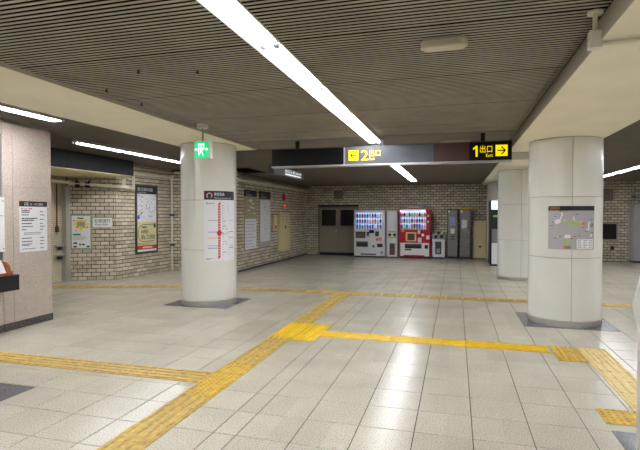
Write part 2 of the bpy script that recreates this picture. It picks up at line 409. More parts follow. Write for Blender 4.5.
# soffit beams
MB().box(-4.77, XM0, -6, 8.44, SOF_L, CEIL+.1).build('soffit', 'soffit', ceiling)
MB().box(XM0, XM0+.012, -6, 8.44, SOF_L-.004, CEIL+.003).build('edge_trim', 'fascia', ceiling)
MB().box(XM1+.022, 1.98, -6, 17.8, SOF_R, CEIL+.1).box(.846, XM1+.022, -6, 17.8, SOF_R-.0065, SOF_R-.006).build('soffit', 'soffit', ceiling)
fz = [(.84, SOF_R-.006), (XM1+.021, SOF_R-.006), (XM1+.021, CEIL+.02), (XM1+.006, CEIL+.02)]
MB().add([(x, -6, z) for x, z in fz]+[(x, 17.8, z) for x, z in fz], [(0, 1, 2, 3), (7, 6, 5, 4), (0, 4, 5, 1), (1, 5, 6, 2), (2, 6, 7, 3), (3, 7, 4, 0)]).build('fascia', 'fascia', ceiling)
MB().box(XM1+.02, 1.975, 8.8, 9.9, SOF_R-.012, SOF_R).build('joint_cover', 'fascia', ceiling)
MB().box(XM0+.012, XM0+.015, -6, 8.44, CEIL+.004, CEIL+.1).build('shade_plate', 'void', ceiling)  # added black plates: painted shade over the beam sides above the slats
MB().box(XM1-.004, XM1-.001, -6, 8.6, CEIL+.004, CEIL+.1).build('shade_plate', 'void', ceiling)
# slat end stops along the light strip
for s in (-1, 1):
    MB().box(LX+s*.112-.004, LX+s*.112+.004, -6, 8.6, CEIL-.004, CEIL+.003).build('edge_trim', 'housing', ceiling)
    MB().box(LX+s*.112-.003, LX+s*.112+.003, -6, 8.6, CEIL+.003, CEIL+.09).build('light_channel', 'void', ceiling)  # channel coloured black, shade painted in behind the slat gaps

# ------------------------------------------------------------------ light fittings
def light_fitting(x, y0, z, L, label, group, w=.105, lamp='tube'):
    t = thing('ceiling_light', label, 'light', (x, y0+L/2, z), group)
    h = MB()
    h.box(x-w, x+w, y0+.004, y0+L-.004, z+.045, z+.06)
    h.box(x-w, x-w+.006, y0+.004, y0+L-.004, z, z+.045); h.box(x+w-.006, x+w, y0+.004, y0+L-.004, z, z+.045)
    h.box(x-w, x+w, y0+.004, y0+.01, z+.01, z+.045); h.box(x-w, x+w, y0+L-.01, y0+L-.004, z+.01, z+.045)
    h.build('reflector', 'reflector', t)
    for s in (-1, 1):
        MB().cyl((x+s*w*.5, y0+.045, z+.016), (x+s*w*.5, y0+L-.045, z+.016), .0165, 8).build('tube', lamp, t)
        for e in (y0+.012, y0+L-.045):
            MB().bbox(x+s*w*.5-.02, x+s*w*.5+.02, e, e+.033, z-.006, z+.045, .004).build('socket', 'socket', t)
    return t
U = 1.255
ORD = ['first', 'second', 'third', 'fourth', 'fifth', 'sixth', 'seventh', 'eighth', 'ninth', 'tenth']
n = 0
for k in range(3, -7, -1):
    y0 = 3.37+U*k
    if y0+U > 8.62: continue
    if k >= -1: lab = 'twin-tube light of the hall strip, %s in front of the exit sign board' % ORD[n]
    else: lab = 'twin-tube light of the hall strip above and behind the camera'
    n += 1
    light_fitting(LX, y0, CEIL, U, lab, 'hall light strip in front of the sign board')
for k in range(6):
    light_fitting(LX, 8.68+1.28*k, LOW, 1.28, 'twin-tube light in the low ceiling, %s beyond the exit sign board' % ORD[k], 'light strip beyond the sign board', lamp='tube_dim')
for k in range(5):
    light_fitting(-5.13, 5.31-U*(k+1), CEIL, U, 'tube light in front of the stone pillar, %s from its far end' % ORD[k], 'light strip by the stone pillar', w=.09)
for k in range(3):
    light_fitting(-6.35, 6.93+U*k, CEIL, U, 'tube light between stone pillar and left column, %s from the pillar' % ORD[k], 'light strip in the left aisle', w=.09)
for k in range(14):
    light_fitting(4.12, 16.0-U*(k+1), LOW, U, 'tube light in the aisle right of the columns, %s from the far wall' % ORD[k] if k < 8 else 'added tube light far right of the camera, brightening the right soffit', 'light strip in the right aisle', w=.09)  # fittings nearest the camera are unseen, added to light the right soffit

# ================================================================== WALLS
btones = [.1, .3, .45, .6, .75, .9]
BW, BH, JT = .2, .0925, .0165
def brick_geo(mb, u0, u1, v0, v1, tone, d=.014):
    b = .004
    return mb.add([(u0,0,v0),(u1,0,v0),(u1,0,v1),(u0,0,v1),(u0,-d+b,v0),(u1,-d+b,v0),(u1,-d+b,v1),(u0,-d+b,v1),(u0+b,-d,v0+b),(u1-b,-d,v0+b),(u1-b,-d,v1-b),(u0+b,-d,v1-b)],
        [(0,1,5,4),(1,2,6,5),(2,3,7,6),(3,0,4,7),(4,5,9,8),(5,6,10,9),(6,7,11,10),(7,4,8,11),(8,9,10,11)], tone)
def brick_wall(name, label, P0, P1, z1, singles=False, holes=(), thick=.15):
    """bricks on a mortar core, running bond; the face looks to the right of P0->P1 seen from above"""
    u = Vector((P1[0]-P0[0], P1[1]-P0[1])); L = u.length; u /= L; n = Vector((u.y, -u.x))
    xf = frame(P0, u, n)
    w = MB(xf).slab(0, L, 0, z1, -thick, 0).build(name, 'mortar', None, origin=(P0[0], P0[1], 0)); tag(w, label, kind='structure')
    fld = MB(xf); cache = {}; cnt = 0; r = 0; v = .006
    ang = math.atan2(u.y, u.x)
    while v+.02 < z1:
        v1 = min(v+BH-JT, z1-.004); x = -BW/2 if r % 2 else 0
        while x < L:
            a, b = max(0.002, x+JT/2), min(L-.002, x+BW-JT/2)
            x += BW
            if b-a < .02: continue
            if any(b > h[0] and a < h[1] and v1 > h[2] and v < h[3] for h in holes):
                segs = []
                for h in holes:
                    if b > h[0] and a < h[1] and v1 > h[2] and v < h[3]:
                        if a < h[0]-.02: segs.append((a, h[0]-.004))
                        if b > h[1]+.02: segs.append((h[1]+.004, b))
            else: segs = [(a, b)]
            for a2, b2 in segs:
                t = random.choice(btones)
                if random.random() < .04: t = .0
                if singles and cnt < 300:
                    key = (round(b2-a2, 3), round(v1-v, 3), t)
                    if key not in cache:
                        hw = (b2-a2)/2
                        cache[key] = brick_geo(MB(), -hw, hw, 0, v1-v, t).mesh('brick', tone=True); cache[key].materials.append(M['brick'])
                    c = (a2+b2)/2
                    dup(cache[key], 'brick', (P0[0]+u.x*c, P0[1]+u.y*c, v), w, ang); cnt += 1
                else: brick_geo(fld, a2, b2, v, v1, t)
        v += BH; r += 1
    if fld.f: fld.build('brick_field', 'brick', w, tone=True, kind='stuff')
    return w, xf
DOOR = (-5.2, -3.6, 0, 1.87)
wb, xb = brick_wall('wall_back', 'cream brick wall behind the drink machines and lockers', (-7.9, YB), (8, YB), LOW+.04, holes=[(DOOR[0]+7.9, DOOR[1]+7.9, -1, DOOR[3])])
wl, xl = brick_wall('wall_left', 'cream brick side wall with two notice boards and an alarm', (XL, 11.92), (XL, YB), LOW+.05)
wc, xc = brick_wall('wall_corner', 'cream brick return wall behind the left column', (-7.72, 11.92), (XL, 11.92), LOW+.1)
PA, PB, PC = (-8.78, 9.30), (-7.87, 9.81), (-7.72, 11.92)
wp, xpo = brick_wall('wall_alcove', 'cream brick alcove wall carrying the tall map poster', PB, PC, CEIL+.05, singles=True)
wd, xd = brick_wall('wall_diagonal', 'cream brick angled wall carrying the small green-framed poster', PA, PB, CEIL+.05, singles=True)
o = MB().box(-8.98, -8.83, 5, 9.3, 0, CEIL+.05).build('wall_tiled', 'mosaic'); tag(o, 'wall of tiny beige mosaic tiles behind the steel post', kind='structure')
o = MB().box(-12, -8.98, 4.9, 5.05, 0, CEIL+.05).build('wall_side', 'brick'); tag(o, 'plain wall closing the aisle behind the pillar', kind='structure')
o = MB().box(8, 8.15, -6, 18.4, 0, CEIL+.1).build('wall_right', 'brick'); tag(o, 'far right side wall of the concourse', kind='structure')
o = MB().box(-12, 8.15, -6.15, -6, 0, CEIL+.1).build('wall_front', 'brick'); tag(o, 'wall behind the camera closing the concourse', kind='structure')
o = MB().box(-12.1, -12, -6, 5, 0, CEIL+.1).build('wall_outer', 'brick'); tag(o, 'outer wall far beyond the office window', kind='structure')
o = MB().box(XL+.016, XL+.03, 11.92, YB-.02, 0, .05).build('baseboard_left', 'darkgrey'); tag(o, 'thin dark skirting along the left brick wall', kind='structure')
# ---- office wall with a window at the frame's left edge
XP = -5.76
o = MB().box(-6.3, XP, -6, 4.985, 0, .80).build('wall_office', 'granite'); tag(o, 'pink granite wall under the office window at the left edge', kind='structure')
MB().box(-6.3, XP, -6, 4.985, 2.62, CEIL+.05).build('lintel', 'granite', o, origin=(0, 0, 0))
MB().box(-6.305, XP+.004, -6, 4.985, 0, .095).build('plinth', 'plinth', o, origin=(0, 0, 0))
t = struct('window_1', 'office window with grey metal frame beside the stone pillar', (-5.9, 4.9, .8))
MB().box(-5.86, -5.80, 4.93, 4.98, .8, 2.62).build('window_frame', 'grey', t)
MB().box(-5.86, -5.80, 2.0, 2.05, .8, 2.62).build('window_frame', 'grey', t)
MB().box(-5.86, -5.80, 2.05, 4.93, 2.57, 2.62).build('window_frame', 'grey', t)
MB().box(-5.845, -5.835, 2.05, 4.93, .8, 2.57).build('pane', 'glass_dark', t)
MB().box(-6.3, -5.80, -6, 2.0, .8, 2.62).build('infill_panel', 'grey', t)
# ---- stone pillar
t = thing('stone_pillar', 'pink granite pillar with a black plinth and a white notice', 'pillar', (-6.1, 5.41, 0))
MB().box(-6.5, XP-.02, 5.0, 5.765, 0, CEIL+.02).build('core', 'joint', t)
for z0, z1 in ((.098, .875), (.88, 1.93), (1.935, CEIL-.03)):
    MB().bbox(XP-.02, XP, 4.992, 5.142, z0, z1, .002).build('granite_slab', 'granite', t)
    MB().bbox(XP-.02, XP, 5.146, 5.785, z0, z1, .002).build('granite_slab', 'granite', t)
    MB().box(-6.5, XP-.02, 5.767, 5.785, z0, z1).build('granite_slab', 'granite', t)
MB().box(-6.51, XP+.006, 4.99, 5.791, 0, .097).build('plinth', 'plinth', t)
# ---- bulkhead
t = struct('trim_1', 'dark grey panelled bulkhead box above the angled brick wall', (-7.6, 7.5, 2.44))
fp = [(-8.82, 5.06), (-7.21, 5.06), (-7.21, 9.6), (-7.9, 9.72), (-8.74, 9.26), (-8.82, 9.2)]
MB().prism(fp, 2.44, CEIL-.003).build('box_core', 'beige', t)
ycuts = [5.06, 6.2, xp(67, 158, -7.2)[0], xp(104, 165, -7.2)[0], 9.6]
for a, b in zip(ycuts, ycuts[1:]):
    MB().box(-7.21, -7.195, a+.004, b-.004, 2.455, CEIL-.004).build('bulkhead_panel', 'bulk', t)

# ---- double door in the back wall
t = struct('door_1', 'grey-beige double door with two dark glass windows', (-4.4, YB, 0))
fr = MB(); x0, x1, zt = -5.2, -3.6, 1.87
fr.box(x0, x0+.06, YB-.03, YB+.04, 0, zt); fr.box(x1-.06, x1, YB-.03, YB+.04, 0, zt); fr.box(x0, x1, YB-.03, YB+.04, zt-.05, zt)
fr.build('door_frame', 'doorframe', t)
MB().box(x0+.06, x1-.06, YB-.004, YB+.0, 0, zt-.05).build('reveal', 'void', t)
for a, b in ((x0+.065, -4.405), (-4.395, x1-.065)):
    lf = MB().box(a, b, YB-.022, YB-.004, .03, zt-.055).build('door_leaf', 'door', t)
    c = (a+b)/2
    MB().box(c-.28, c+.28, YB-.026, YB-.022, 1.13, 1.75).build('window_pane', 'glass_dark', lf, root=t)
    MB().box(a, b, YB-.026, YB-.022, .03, .10).build('kick_plate', 'black', lf, root=t)
MB().cyl((-4.46, YB-.022, .95), (-4.46, YB-.06, .95), .03, 12).build('door_knob', 'steel', t)

# ================================================================== COLUMNS
def column(cx, cy, top, label):
    t = thing('round_column', label, 'column', (cx, cy, 0), 'round white columns')
    R = .483
    MB().lathe([(R-.012, .02), (R-.012, top)], 48, (cx, cy)).build('core', 'joint', t, smooth=False)
    rows = [(.092, .955), (.961, 1.80), (1.806, top-.012)]
    for z0, z1 in rows:
        for q in range(4):
            a0 = q*HP+.006; a1 = (q+1)*HP-.006; n = 14; vs = []; fs = []
            for i in range(n+1):
                a = a0+(a1-a0)*i/n
                for r, z in ((R-.012, z0), (R-.003, z0), (R, z0+.004), (R, z1-.004), (R-.003, z1), (R-.012, z1)):
                    vs.append((cx+r*math.sin(a), cy-r*math.cos(a), z))
            for i in range(n):
                for k in range(5): fs.append((6*i+k, 6*i+6+k, 6*i+7+k, 6*i+k+1))
            fs += [tuple(range(6)), tuple(range(6*n+5, 6*n-1, -1))]
            ob = MB().add(vs, fs).build('column_panel', 'panel', t, smooth=True)
            ob.data.set_sharp_from_angle(angle=math.radians(35))
    ob = MB().lathe([(R+.004, .004), (R+.004, .088), (R-.012, .090)], 64, (cx, cy)).build('base_ring', 'steel', t, smooth=True)
    ob.data.set_sharp_from_angle(angle=math.radians(35))
    MB().lathe([(R-.004, top-.014), (R-.004, top)], 48, (cx, cy)).build('top_ring', 'fascia', t)
    return t
column(*COLS_R[0], SOF_R, 'round white panelled column at the right edge, nearest the camera')
column(*COLS_R[1], SOF_R, 'round white panelled column with a grey station map, on the right')
column(*COLS_R[2], SOF_R, 'round white panelled column partly behind the one with the grey map')
column(*COLS_R[3], SOF_R, 'farthest round white column, beside the beige wall cabinet')
column(*COLS_L[0], SOF_L, 'round white panelled column at the left edge, nearest the office window')
column(*COLS_L[1], SOF_L, 'round white panelled column with the red line map, on the left')

# ---- line map on the left column
cx, cy = COLS_L[1]; R = .485
a0, zt = col_hit(cx, cy, R, 204, 191); a1, _ = col_hit(cx, cy, R, 233.5, 192); zb = col_hit(cx, cy, R, 218, 261)[1]; zt = col_hit(cx, cy, R, 218, 191)[1]
u0, u1 = a0*R, a1*R; wd_ = u1-u0; hh = zt-zb
xf = wrap(cx, cy, R)
t = thing('line_map_poster', 'white poster with a red vertical line map on the left column', 'poster', (xf((u0+wd_/2, 0, zb))))
MB(xf).slab(u0, u1, zb, zt, 0, .004, 10).build('sheet', 'paper', t)
MB(xf).slab(u0, u1, zt-hh*.125, zt, .004, .006, 10).build('header', 'navy', t)
lg = MB(xf); cu, cv, rr = u0+wd_*.15, zt-hh*.066, hh*.042
for i in range(14):
    a, b = math.radians(-55+290*i/14), math.radians(-55+290*(i+1)/14)
    lg.poly([(cu+rr*math.cos(a), cv+rr*math.sin(a)), (cu+rr*math.cos(b), cv+rr*math.sin(b)), (cu+rr*.66*math.cos(b), cv+rr*.66*math.sin(b)), (cu+rr*.66*math.cos(a), cv+rr*.66*math.sin(a))], .0068)
lg.build('ring_emblem', 'pink', t)
MB(xf).text('御堂筋線', u0+wd_*.28, zt-hh*.066, hh*.052, .0068, fit=wd_*.31).text('Midosuji Subway Line', u0+wd_*.28, zt-hh*.108, hh*.026, .0068, fit=wd_*.56).build('lettering', 'paper', t)
ln = MB(xf); um = u0+wd_*.43; hw = wd_*.035
ln.rect(um-hw, um+hw, zb+hh*.06, zt-hh*.19, .005); ln.poly([(um-hw, zt-hh*.19), (um+hw, zt-hh*.19), (um+hw, zt-hh*.145)], .005); ln.poly([(um-hw, zb+hh*.02), (um+hw, zb+hh*.06), (um-hw, zb+hh*.06)], .005)
ln.build('route_line', 'red', t)
st = MB(xf); sx = MB(xf)
for i in range(20):
    v = zt-hh*(.205+.71*i/19); st.rect(um-hw*.7, um+hw*.7, v-hh*.006, v+hh*.006, .0056)
    if i not in (10,): sx.rect(um+wd_*.10, um+wd_*(.10+random.uniform(.10, .30)), v-hh*.004, v+hh*.004, .005)
st.build('station_marks', 'paper', t, kind='stuff')
dk = MB(xf); vm_ = zt-hh*.60
for i in range(16):
    a, b = 2*math.pi*i/16, 2*math.pi*(i+1)/16; r0 = wd_*.075
    dk.poly([(um, vm_), (um+r0*math.cos(a), vm_+r0*math.sin(a)), (um+r0*math.cos(b), vm_+r0*math.sin(b))], .006)
dk.build('station_marker', 'red', t)
sx.rect(um+wd_*.10, um+wd_*.30, vm_-hh*.008, vm_+hh*.008, .005); sx.text('Sen', u0+wd_*.05, zt-hh*.19, hh*.04, .005, fit=wd_*.22)
dashes(sx, u0+wd_*.05, u0+wd_*.28, zb+hh*.02, zb+hh*.05, 2, .005, words=3); sx.build('small_print', 'ink', t, kind='stuff')
for v, mname in ((.42, 'lilac'), (.585, 'blue'), (.67, 'orange'), (.78, 'lilac'), (.815, 'blue')):
    MB(xf).rect(u0+wd_*.10, um-hw*1.2, zt-hh*v-hh*.004, zt-hh*v+hh*.004, .005, 3).build('branch_line', mname, t); MB(xf).rect(um+wd_*.34, u1-wd_*.05, zt-hh*v-hh*.004, zt-hh*v+hh*.004, .005, 2).build('branch_line', mname, t)
# ---- station map on the right column
cx, cy = COLS_R[1]
a0 = col_hit(cx, cy, R, 548.5, 228)[0]; a1 = col_hit(cx, cy, R, 593.5, 228)[0]; zt = col_hit(cx, cy, R, 566, 206)[1]; zb = col_hit(cx, cy, R, 566, 249.5)[1]
u0, u1 = a0*R, a1*R; wd_ = u1-u0; hh = zt-zb
xf = wrap(cx, cy, R)
t = thing('station_map_board', 'grey station floor-plan board on the right column', 'sign', xf((u0+wd_/2, 0, zb)))
MB(xf).slab(u0, u1, zb, zt, 0, .008, 12).build('board', 'maproom', t)
MB(xf).slab(u0, u1, zt-hh*.105, zt, .008, .010, 12).build('header', 'navy', t)
MB(xf).text('駅構内図', u0+wd_*.04, zt-hh*.065, hh*.05, .011, fit=wd_*.2).text('Station Map', u0+wd_*.04, zt-hh*.094, hh*.03, .011, fit=wd_*.16).build('lettering', 'orange', t)
def P(a, b): return u0+wd_*a, zb+hh*b
wpaths = MB(xf)
for q in ([(.13,.62),(.17,.69),(.26,.70),(.27,.64),(.2,.58),(.15,.6)], [(.24,.69),(.28,.8),(.26,.86),(.29,.86),(.31,.8),(.27,.69)], [(.33,.66),(.55,.66),(.55,.69),(.33,.69)], [(.51,.69),(.53,.69),(.54,.76),(.52,.76)],
          [(.66,.62),(.88,.6),(.88,.64),(.66,.65)], [(.84,.48),(.87,.48),(.87,.62),(.84,.62)], [(.8,.44),(.9,.46),(.9,.48),(.8,.47)], [(.89,.3),(.94,.3),(.94,.35),(.89,.35)],
          [(.33,.28),(.36,.34),(.45,.34),(.47,.28),(.43,.26),(.36,.26)], [(.18,.29),(.21,.28),(.21,.31)]):
    wpaths.poly([P(*p) for p in q], .0092)
wpaths.build('passages', 'white', t, kind='stuff')
gp = MB(xf)
for q in ([(.27,.58),(.42,.57),(.42,.65),(.29,.65)], [(.42,.57),(.56,.57),(.56,.635),(.42,.65)], [(.56,.56),(.66,.56),(.66,.63),(.56,.635)], [(.33,.09),(.44,.09),(.44,.14),(.46,.18),(.43,.25),(.36,.25),(.34,.18)]):
    gp = MB(xf).poly([P(*p) for p in q], .0096); gp.build('green_area', 'green', t)
MB(xf).poly([P(.70,.56), P(.78,.56), P(.79,.63), P(.70,.63)], .0100).poly([P(.32,.02), P(.355,.02), P(.355,.09), P(.32,.09)], .0100).build('orange_areas', 'orange', t)
MB(xf).poly([P(.91,.52), P(.98,.52), P(.98,.6), P(.91,.6)], .0092).poly([P(.36,.02), P(.47,.02), P(.47,.085), P(.36,.085)], .0092).build('grey_areas', 'grey', t, kind='stuff')
MB(xf).rect(*[u0+wd_*.59, u0+wd_*.965], *[zb+hh*.02, zb+hh*.24], .0092, 4).build('legend', 'white', t)
ik = MB(xf); rd = MB(xf)
for a, b in ((.13,.75),(.57,.8),(.08,.62),(.06,.54),(.70,.5),(.78,.41),(.92,.39),(.23,.295),(.52,.29),(.12,.25),(.24,.87)): ik.rect(u0+wd_*a, u0+wd_*(a+.05), zb+hh*b, zb+hh*(b+.013), .0094)
for a, b in ((.34,.87),(.05,.54),(.9,.68),(.62,.32),(.15,.255),(.47,.245)): rd.rect(u0+wd_*a, u0+wd_*(a+.05), zb+hh*b, zb+hh*(b+.016), .0098)
for c3 in range(3): dashes(ik, u0+wd_*(.61+.125*c3), u0+wd_*(.71+.125*c3), zb+hh*.03, zb+hh*.23, 5, .0097, words=2, h=.25)
ik.build('small_print', 'ink', t, kind='stuff'); rd.build('red_marks', 'red', t, kind='stuff')

# ================================================================== HANGING SIGN BOARD
YS = 7.72
sx0, sz0 = yp(272, 166, YS); sx1, sz1 = yp(512, 142, YS); sz0 = 2.365; sz1 = 2.655
def sX(px): return yp(px, 152, YS)[0]
t = thing('hanging_sign_board', 'long hanging exit sign board with yellow 2 and 1 exit arrows', 'sign', (0, YS, sz0))
MB().box(sx0, sx1, YS, YS+.18, sz0+.012, sz1).build('case', 'black', t)
MB().box(sx0-.006, sx1+.006, YS-.006, YS+.186, sz0-.012, sz0+.012).build('bottom_rail', 'alu', t)
MB().box(sx0-.006, sx1+.006, YS-.006, YS+.186, sz1, sz1+.01).build('top_rail', 'darkgrey', t)
for a, b, m in ((272, 344, 'sign_black'), (345, 434, 'sign_grey'), (434.3, 469, 'sign_maroon'), (469.3, 512, 'sign_black')):
    MB().box(sX(a)+.004, sX(b)-.002, YS-.006, YS, sz0+.014, sz1-.004).build('face_panel', m, t)
for px in (344.4,): MB().box(sX(px)-.012, sX(px)+.012, YS-.009, YS, sz0+.012, sz1).build('divider', 'alu', t)
fx = frame((0, YS-.006), (1, 0), (0, -1)); dd = .0015
hS = sz1-sz0
yl = MB(fx)
def arrow_tile(a, b, left):
    u0, u1 = sX(a), sX(b); v0, v1 = sz0+hS*.24, sz0+hS*.82
    MB(fx).rect(u0, u1, v0, v1, dd).build('arrow_plate', 'sign_yellow', t)
    w = u1-u0; um, vm = (u0+u1)/2, (v0+v1)/2; s = -1 if left else 1; k = MB(fx); th = w*.055
    tip = um+s*w*.32
    k.poly([(um-s*w*.34, vm-th), (tip, vm-th), (tip, vm+th), (um-s*w*.34, vm+th)] if s > 0 else [(tip, vm-th), (um-s*w*.34, vm-th), (um-s*w*.34, vm+th), (tip, vm+th)], dd*2)
    for q in (1, -1):
        p0 = (tip, vm); p1 = (tip-s*w*.34, vm+q*w*.34); nx, ny = .7*th, .7*th
        pts = [(p0[0]-nx, p0[1]-ny*q*s*1), (p0[0]+nx, p0[1]+ny*q*s*1), (p1[0]+nx, p1[1]+ny*q*s*1), (p1[0]-nx, p1[1]-ny*q*s*1)]
        k.poly(pts, dd*2); k.poly(pts[::-1], dd*2)
    k.build('arrow', 'black', t)
arrow_tile(348.8, 358.3, True); arrow_tile(495.5, 507.6, False)
vb = sz0+hS*.24
tx = MB(fx)
tx.text('2', sX(361), vb, hS*.80, dd, fit=sX(368.5)-sX(361)).text('出口', sX(369.2), sz0+hS*.47, hS*.40, dd, fit=sX(380.5)-sX(369.2)).text('Exit', sX(369.5), sz0+hS*.24, hS*.22, dd, fit=sX(375)-sX(369.5))
q0, q1, v1_ = sX(473), sX(477.6), sz0+hS*.82
tx.poly([(q1-(q1-q0)*.42, vb), (q1, vb), (q1, v1_), (q1-(q1-q0)*.36, v1_), (q0, v1_-hS*.13), (q0, v1_-hS*.22), (q1-(q1-q0)*.42, v1_-hS*.15)], dd)
tx.text('出口', sX(480), sz0+hS*.47, hS*.42, dd, fit=sX(492.6)-sX(480.4)).text('Exit', sX(486), sz0+hS*.22, hS*.22, dd, fit=sX(493)-sX(486))
tx.build('lettering', 'sign_yellow', t)
for px in (296, 381, 483):
    u = sX(px); MB().box(u-.03, u+.03, YS+.06, YS+.12, sz1+.01, CEIL-.001).build('hanger', 'black', t)
for px in (343, 511): u = sX(px); MB().box(u-.02, u+.02, YS-.004, YS+.03, sz1+.01, sz1+.02).build('indicator', 'redband', t)
# smaller sign hanging behind it, side on
X2 = -3.62
ya, za = xp(273.5, 167, X2); yb_, zb_ = xp(303, 178, X2)
t = thing('hanging_sign_board', 'small lit hanging sign seen at an angle behind the long exit board', 'sign', (X2, (ya+yb_)/2, zb_))
MB().box(X2-.1, X2, ya, yb_, 2.40, 2.60).build('case', 'darkgrey', t)
f2 = frame((X2, 0), (0, 1), (1, 0)); L2 = yb_-ya
MB(f2).slab(ya+L2*.02, yb_-L2*.02, 2.41, 2.59, 0, .004).build('face_panel', 'grey', t)
MB(f2).text('出口', ya+L2*.35, 2.5, .075, .006, fit=L2*.22).text('Exit', ya+L2*.62, 2.5, .075, .006, fit=L2*.3).rect(ya+L2*.35, ya+L2*.9, 2.44, 2.465, .006).build('lettering', 'lit_white', t)
for f in (.2, .8): MB().cyl((X2-.05, ya+L2*f, 2.6), (X2-.05, ya+L2*f, LOW), .012, 8).build('hanger', 'black', t)
# ---- green emergency exit sign by the left column
ex, ey = zp(201.5, 123.5, CEIL); ez1 = yp(201, 141, ey)[1]; ez0 = yp(201, 158.5, ey)[1]; ew = .5*(yp(209.3, 150, ey)[0]-yp(194, 150, ey)[0])
ex = yp(201.6, 150, ey)[0]
t = thing('exit_sign', 'square green running-man exit sign hanging by the left column', 'sign', (ex, ey, ez0))
MB().box(ex-ew*.95, ex+ew*1.15, ey, ey+.07, ez0, ez1).build('case', 'white', t)
fe = frame((ex, ey), (1, 0), (0, -1)); eh = ez1-ez0
MB(fe).slab(-ew*.92, ew*.92, ez0+.006, ez1-.006, 0, .004).build('green_face', 'exit_green', t)
def E_(a, b): return a*ew, ez0+eh*b
man = MB(fe)
for q in ([(-.42,.18),(-.3,.18),(-.3,.86),(-.42,.86)], [(-.3,.78),(.36,.78),(.36,.86),(-.3,.86)], [(.25,.5),(.36,.5),(.36,.78),(.25,.78)],
          [(-.08,.66),(.06,.66),(.06,.76),(-.08,.76)], [(-.14,.42),(.08,.40),(.12,.64),(-.1,.64)], [(-.3,.52),(-.12,.58),(-.12,.63),(-.3,.57)], [(.08,.56),(.25,.48),(.27,.53),(.1,.63)],
          [(-.14,.43),(-.02,.42),(-.16,.27),(-.3,.24),(-.3,.29),(-.2,.32)], [(-.02,.41),(.08,.40),(.2,.28),(.26,.16),(.17,.15),(.12,.25)],
          [(-.86,.52),(-.68,.42),(-.68,.48),(-.52,.48),(-.52,.56),(-.68,.56),(-.68,.62)], [(.86,.52),(.68,.62),(.68,.56),(.52,.56),(.52,.48),(.68,.48),(.68,.42)]):
    man.poly([E_(*p) for p in q], .0055)
man.build('pictogram', 'lit_white', t)
MB().cyl((ex, ey+.035, ez1), (ex, ey+.035, CEIL-.06), .012, 8).build('rod', 'grey', t)
MB().bbox(ex-.06, ex+.06, ey-.03, ey+.09, CEIL-.065, CEIL-.001, .006).build('mounting_box', 'housing', t)

# ---- oval ceiling units
def oval(px0, px1, py, z, dep, label):
    a = zp(px0, py, z); b = zp(px1, py, z); y = (a[1]+b[1])/2; x0, x1 = a[0], b[0]; r = dep/2
    t = thing('ceiling_speaker', label, 'ceiling unit', ((x0+x1)/2, y, z))
    def outline(k):
        pts = []
        for i in range(9): an = -HP+math.pi*i/8; pts.append((x1-r+r*k*math.cos(an), y+r*k*math.sin(an)))
        for i in range(9): an = HP+math.pi*i/8; pts.append((x0+r+r*k*math.cos(an), y+r*k*math.sin(an)))
        return pts
    MB().prism(outline(1), z-.012, z).build('base_plate', 'fascia', t)
    MB().prism(outline(.97), z-.05, z-.012).build('cover', 'lens_cream', t)
    MB().prism(outline(.8), z-.056, z-.05).build('grille', 'lens_cream', t)
oval(420, 468, 40.5, CEIL-.002, .14, 'cream oval ceiling unit on the slats, nearest the camera')
oval(440, 471, 140, CEIL-.001, .2, 'cream oval ceiling unit just above the exit board')
for px, py, hl in ((138, 70, 'between the light strip and the soffit, near pair'), (197, 70, 'nearest the hall light strip'), (106, 89, 'closest to the left soffit edge'), (141, 103, 'closest to the green exit sign')):
    x, y = zp(px+.5, py, CEIL)
    t = thing('ceiling_hook', 'tiny dark hook in the slats, '+hl, 'hook', (x, y, CEIL), 'hooks in the slatted ceiling')
    MB().cyl((x, y, CEIL), (x, y, CEIL-.02), .009, 8).build('stem', 'black', t)
    MB().cyl((x-.012, y, CEIL-.02), (x+.012, y, CEIL-.03), .008, 8).build('tip', 'black', t)
# ---- conduit at the top right
t = thing('conduit', 'cream conduit with a round flange crossing the right soffit edge', 'conduit', (.86, 3.32, CEIL))
cxx, cyy = .815, 3.33
MB().cyl((cxx-.0, cyy, CEIL-.003), (cxx, cyy, CEIL-.018), .045, 16).build('flange', 'pipe', t)
MB().cyl((cxx, cyy, CEIL-.018), (cxx, cyy, SOF_R+.05), .014, 10).build('drop_pipe', 'pipe', t)
MB().bbox(cxx-.035, cxx+.035, cyy-.035, cyy+.035, SOF_R-.05, SOF_R+.06, .006).build('junction_box', 'pipe', t)
MB().cyl((cxx+.035, cyy, SOF_R-.022), (1.28, cyy, SOF_R-.022), .013, 10).build('run_pipe', 'pipe', t)
MB().bbox(1.06, 1.2, cyy-.05, cyy+.05, SOF_R-.06, SOF_R-.001, .01).build('junction_box', 'pipe', t)

# ================================================================== PILLAR NOTICE, OFFICE COUNTER
fP = frame((XP, 0), (0, 1), (1, 0))
(y0, z1), (y1, _), (_, z0) = xp(18.8, 201, XP), xp(46.7, 203, XP), xp(18.8, 252.5, XP)
w_, h_ = y1-y0, z1-z0
t = thing('notice_poster', 'white price-list notice with a black header on the granite pillar', 'poster', (XP, (y0+y1)/2, z0))
MB(fP).slab(y0, y1, z0, z1, .001, .004).build('sheet', 'paper', t)
MB(fP).slab(y0, y1, z1-h_*.105, z1, .004, .0055).build('header', 'ink', t)
MB(fP).text('お客', y0+w_*.17, z1-h_*.082, h_*.075, .0065, fit=w_*.15).text('さま', y0+w_*.36, z1-h_*.075, h_*.05, .0065, fit=w_*.08).text('へのご案内', y0+w_*.48, z1-h_*.075, h_*.05, .0065, fit=w_*.36).build('lettering', 'paper', t)
sp = MB(fP); rng = random.Random(3)
